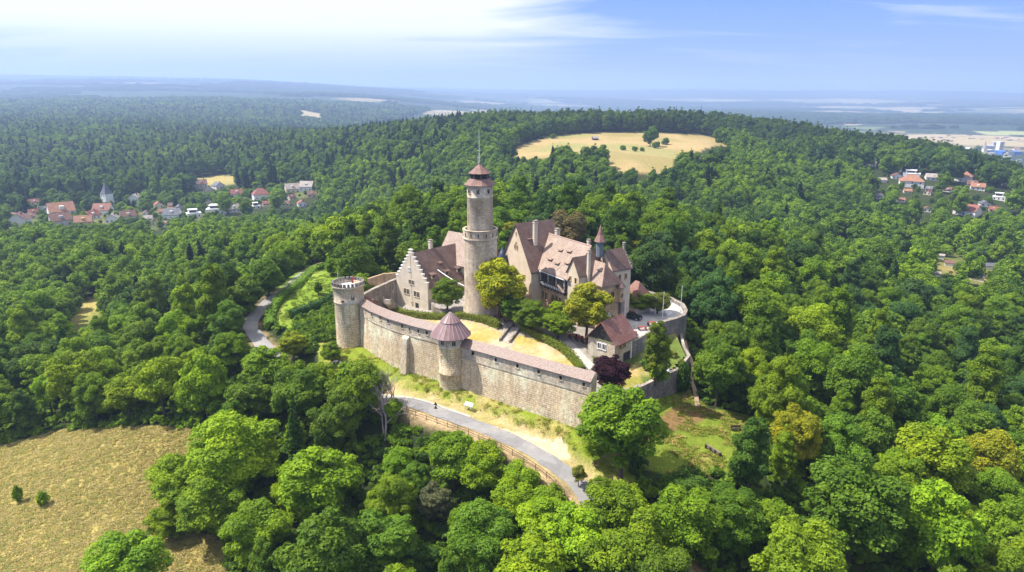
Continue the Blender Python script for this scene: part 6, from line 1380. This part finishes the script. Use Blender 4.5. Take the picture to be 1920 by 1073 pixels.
        for a, b, c, d, dm in mi: keep_ &= ~((rad < dm + 8) & (bx_ + wp * .5 > a + .12 * (c - a)) & (bx_ - wp * .5 < c - .12 * (c - a)) & (by_ > b) & (ty_ < d - .45 * (d - b)))
        T = np.array([TONES[k] for k in ('dark green', 'deep green', 'fresh green', 'deep green')])[g.integers(0, 4, len(x))]
        pts += np.c_[x, y, z - .4][keep_].tolist(); scl += np.c_[Rr / 5, Rr / 5, H / 14][keep_].tolist(); kd += g.integers(0, 4, keep_.sum()).tolist(); tn += T[keep_].tolist()
    # woods and copses far out on the plain and the last ridges
    r = 2500.0; P_ = []
    while r < 9500:
        s = r * .0105; k = int(1.62 * r / s); th = np.linspace(-.81, .81, k) + g.normal(0, .3 * s / r, k); rr = r + g.normal(0, .3 * s, k); P_.append(np.c_[rr * np.sin(th), rr * np.cos(th), np.full(k, s)]); r += s * .95
    P_ = np.concatenate(P_); x, y, s = P_.T; rad = np.hypot(x, y); m_ = ((x > -500) | (rad > 4300)) & (.6 * fbm(x, y, 1500, 81) + .4 * fbm(x * .6, y * 1.6, 420, 84) > .50); x, y, s = x[m_], y[m_], s[m_]; z = hgt(x, y) + (fbm(x, y, 1900, 3) - .5) * np.clip((np.hypot(x, y) - 2500) / 4000, 0, 1) * 95
    pts += np.c_[x, y, z - 3].tolist(); q = s * g.uniform(.5, .8, len(x)); scl += np.c_[q / 5, q / 5, g.uniform(16, 27, len(x)) / 15].tolist(); kd += g.integers(0, 4, len(x)).tolist(); tn += (np.array(TONES['dark green']) * g.uniform(.6, 1.0, (len(x), 1))).tolist()
    print('far trees', len(pts), 'near', len(TR)); n = len(pts)
    o = gn_scatter('distant_woods', pts, scl, g.uniform(0, 6.28, n), kd, np.c_[np.array(tn), np.ones(n)], col); tag(o, 'deciduous woods covering the hills and valley beyond the castle', 'woods', kind='stuff')
far_woods()
# ---- undergrowth under and between the near trees
uc = bpy.data.collections.new('undergrowth_kinds')
for i in range(3):
    me, _ = crown(f'undergrowth_{i}', 71 + i, 1.0, -.1, 1.5, 9, 60, .34, .4, .45, 'leaf_far', .3); uc.objects.link(bpy.data.objects.new(f'bush_{i}', me))
def undergrowth():
    g = np.random.default_rng(5); n = 15000; th = g.uniform(-.74, .74, n); r = np.sqrt(g.uniform(48 ** 2, 235 ** 2, n)); x, y = r * np.sin(th), r * np.cos(th); ok = ~inpoly(x, y, CASTLE) & (dist_poly(x, y, ROADC) > 4.4) & (dist_poly(x, y, FPATH) > 1.5)
    for q in KEEP_OUT + [FRONT]: ok &= ~inpoly(x, y, q)
    ivy = gpoly([(552, 610), (600, 590), (636, 566), (636, 640), (590, 640), (560, 632)])
    k = 900; bx = np.array(ivy); xi, yi = g.uniform(bx[:, 0].min(), bx[:, 0].max(), k), g.uniform(bx[:, 1].min(), bx[:, 1].max(), k); m_ = inpoly(xi, yi, ivy) & ~inpoly(xi, yi, CASTLE); x = np.r_[x[ok], xi[m_]]; y = np.r_[y[ok], yi[m_]]
    z = hgt(x, y); s = g.uniform(.6, 1.6, len(x)); c = np.array([TONES[k] for k in ('dark green', 'deep green', 'deep green', 'fresh green')])[g.integers(0, 4, len(x))]
    o = gn_scatter('undergrowth', np.c_[x, y, z], np.c_[s, s, s * g.uniform(.6, 1.2, len(x))], g.uniform(0, 6, len(x)), g.integers(0, 3, len(x)), np.c_[c, np.ones(len(x))], uc); tag(o, 'low undergrowth and brambles beneath the trees of the castle hill', 'undergrowth', kind='stuff')
undergrowth()
gcl = bpy.data.collections.new('grass_kinds')
def tuft(i):
    g = np.random.default_rng(90 + i); k = 46; p = np.c_[g.normal(0, .42, (k, 2)), g.uniform(.03, .16, k)]; n = norm(np.c_[g.normal(0, .5, (k, 2)), np.full(k, .9)]); V, F, lv = cards(p, n, g.uniform(.14, .42, k), g, np.clip(.5 + g.normal(0, .16, k), 0, 1)); gcl.objects.link(bpy.data.objects.new(f'tuft_{i}', leaf_mesh(f'tuft_{i}', V, F, lv, M['leaf_far'])))
for i in range(3): tuft(i)
def grasses():
    g = np.random.default_rng(15); P_, C_ = [], []
    for poly, n, cs in ((MEADOW, 21000, [(.42, .36, .15), (.40, .34, .13), (.36, .33, .11), (.46, .39, .18), (.30, .31, .09)]), (FRONT, 1500, [(.17, .22, .025), (.24, .26, .04), (.40, .32, .11)]), (RLAWN, 900, [(.17, .23, .03), (.24, .27, .04), (.36, .30, .10)]), (LLAWN, 1300, [(.13, .21, .025), (.19, .25, .03)])):
        q = np.array(poly); x, y = g.uniform(max(q[:, 0].min(), -150), q[:, 0].max(), n * 3), g.uniform(q[:, 1].min(), q[:, 1].max(), n * 3); m_ = inpoly(x, y, poly) & (dist_poly(x, y, ROADC) > 4.2) & ~inpoly(x, y, CASTLE) & ((len(cs) > 4) | (fbm(x, y, 3, 70) > .5)); x, y = x[m_][:n], y[m_][:n]
        z = hgt(x, y) + .1; P_.append(np.c_[x, y, z]); C_.append(np.array(cs)[g.integers(0, len(cs), len(x))] * g.uniform(.8, 1.15, (len(x), 1)))
    P_ = np.concatenate(P_); C_ = np.concatenate(C_); n = len(P_); s = g.uniform(.35, .85, n)
    o = gn_scatter('grass', P_, np.c_[s, s, s], g.uniform(0, 6, n), g.integers(0, 3, n), np.c_[C_, np.ones(n)], gcl); tag(o, 'dry grass tufts on the meadow and lawns', 'grass', kind='stuff')
grasses()
# ---- single bushes, dead tree
for px, py, r_, h_, tn, l in ((36, 942, 9, 18, 'fresh green', 'narrow dark bush alone on the dry meadow'), (82, 948, 11, 15, 'bright green', 'rounder light bush alone on the dry meadow')):
    g = ground(px, py); f = proj(*g)[2]; shrub('meadow_bush', l, *g, r_ / FOC * f, 2 * h_ / FOC * f, tn, 2)
for px, py, z, r_, h_, tn, l in ((1234, 712, -5.1, 17, 17, 'fresh green', 'round light green shrub beside the white statue'), (1196, 640, -4.6, 20, 16, 'deep green', 'dark shrub under the forecourt tables'), (1176, 655, -4.3, 13, 12, 'deep green', 'dark shrub beside the garage door of the garden house'), (1128, 660, -3.6, 17, 13, 'bright green', 'large-leaved bright plant in front of the garden house'), (1215, 690, -5.0, 14, 10, 'dark green', 'low dark shrub under the tall light green tree'), (1262, 668, -5.0, 8, 6, 'olive green', 'small bush on the lower terrace near the bastion'), (1278, 684, -5.3, 7, 6, 'olive green', 'small bush at the lower terrace corner'), (738, 548, -3, 8, 9, 'dark green', 'dark creeper bush at the corner of the stepped gable house')):
    p = at(px, py, z); f = proj(*p)[2]; shrub('garden_shrub', l, p[0], p[1], z - .2, r_ / FOC * f, 2 * h_ / FOC * f, tn, 3)
p = (35.2, 128.6); o = shrub('ivy', 'dark ivy hanging over the corner of the garden wall', 34.6, 127.6, -10.2, 1.7, 7.0, 'dark green', 1, None, 'ivy')
def dead_tree():
    g = DEAD; t = thing('dead_tree', 'bare grey dead tree among green trees below the road', 'tree', g); rr = random.Random(3); mb = MB()
    def grow(p, d, l, r, n):
        e = p + d * l; mb.tube([p, p.lerp(e, .5) + Vector((rr.uniform(-.2, .2), rr.uniform(-.2, .2), .1)), e], [r, r * .8, r * .6], 5, False)
        if n == 0: return
        for k in range(3 if n > 2 else 3):
            q = (d + Vector((rr.gauss(0, .55), rr.gauss(0, .55), rr.gauss(.12, .3)))).normalized(); grow(e if k else p.lerp(e, .7), q, l * rr.uniform(.62, .85), r * .58, n - 1)
    for k in range(4): grow(Vector((0, 0, 0)), Vector((rr.gauss(0, .35), rr.gauss(0, .35), 1)).normalized(), 4.6, .22, 4)
    mb.build('branches', 'deadbark', t)
dead_tree()

# ---------------------------------------------------------------- the air
def haze():
    mb = MB().box(-24000, 24000, -24000, 24000, -150, 330); o = mb.build('haze', 'glass'); o.data.materials.clear()
    m = bpy.data.materials.new('air'); m.use_nodes = True; N = m.node_tree.nodes; N.clear(); out = N.new('ShaderNodeOutputMaterial'); v = N.new('ShaderNodeVolumePrincipled')
    v.inputs['Color'].default_value = (.48, .64, .98, 1); v.inputs['Density'].default_value = HAZE_DENSITY; v.inputs['Anisotropy'].default_value = .25; m.node_tree.links.new(v.outputs[0], out.inputs['Volume'])
    o.data.materials.append(m); tag(o, 'pale blue summer haze', 'haze', kind='stuff')
HAZE_DENSITY = 1.55e-4
haze()
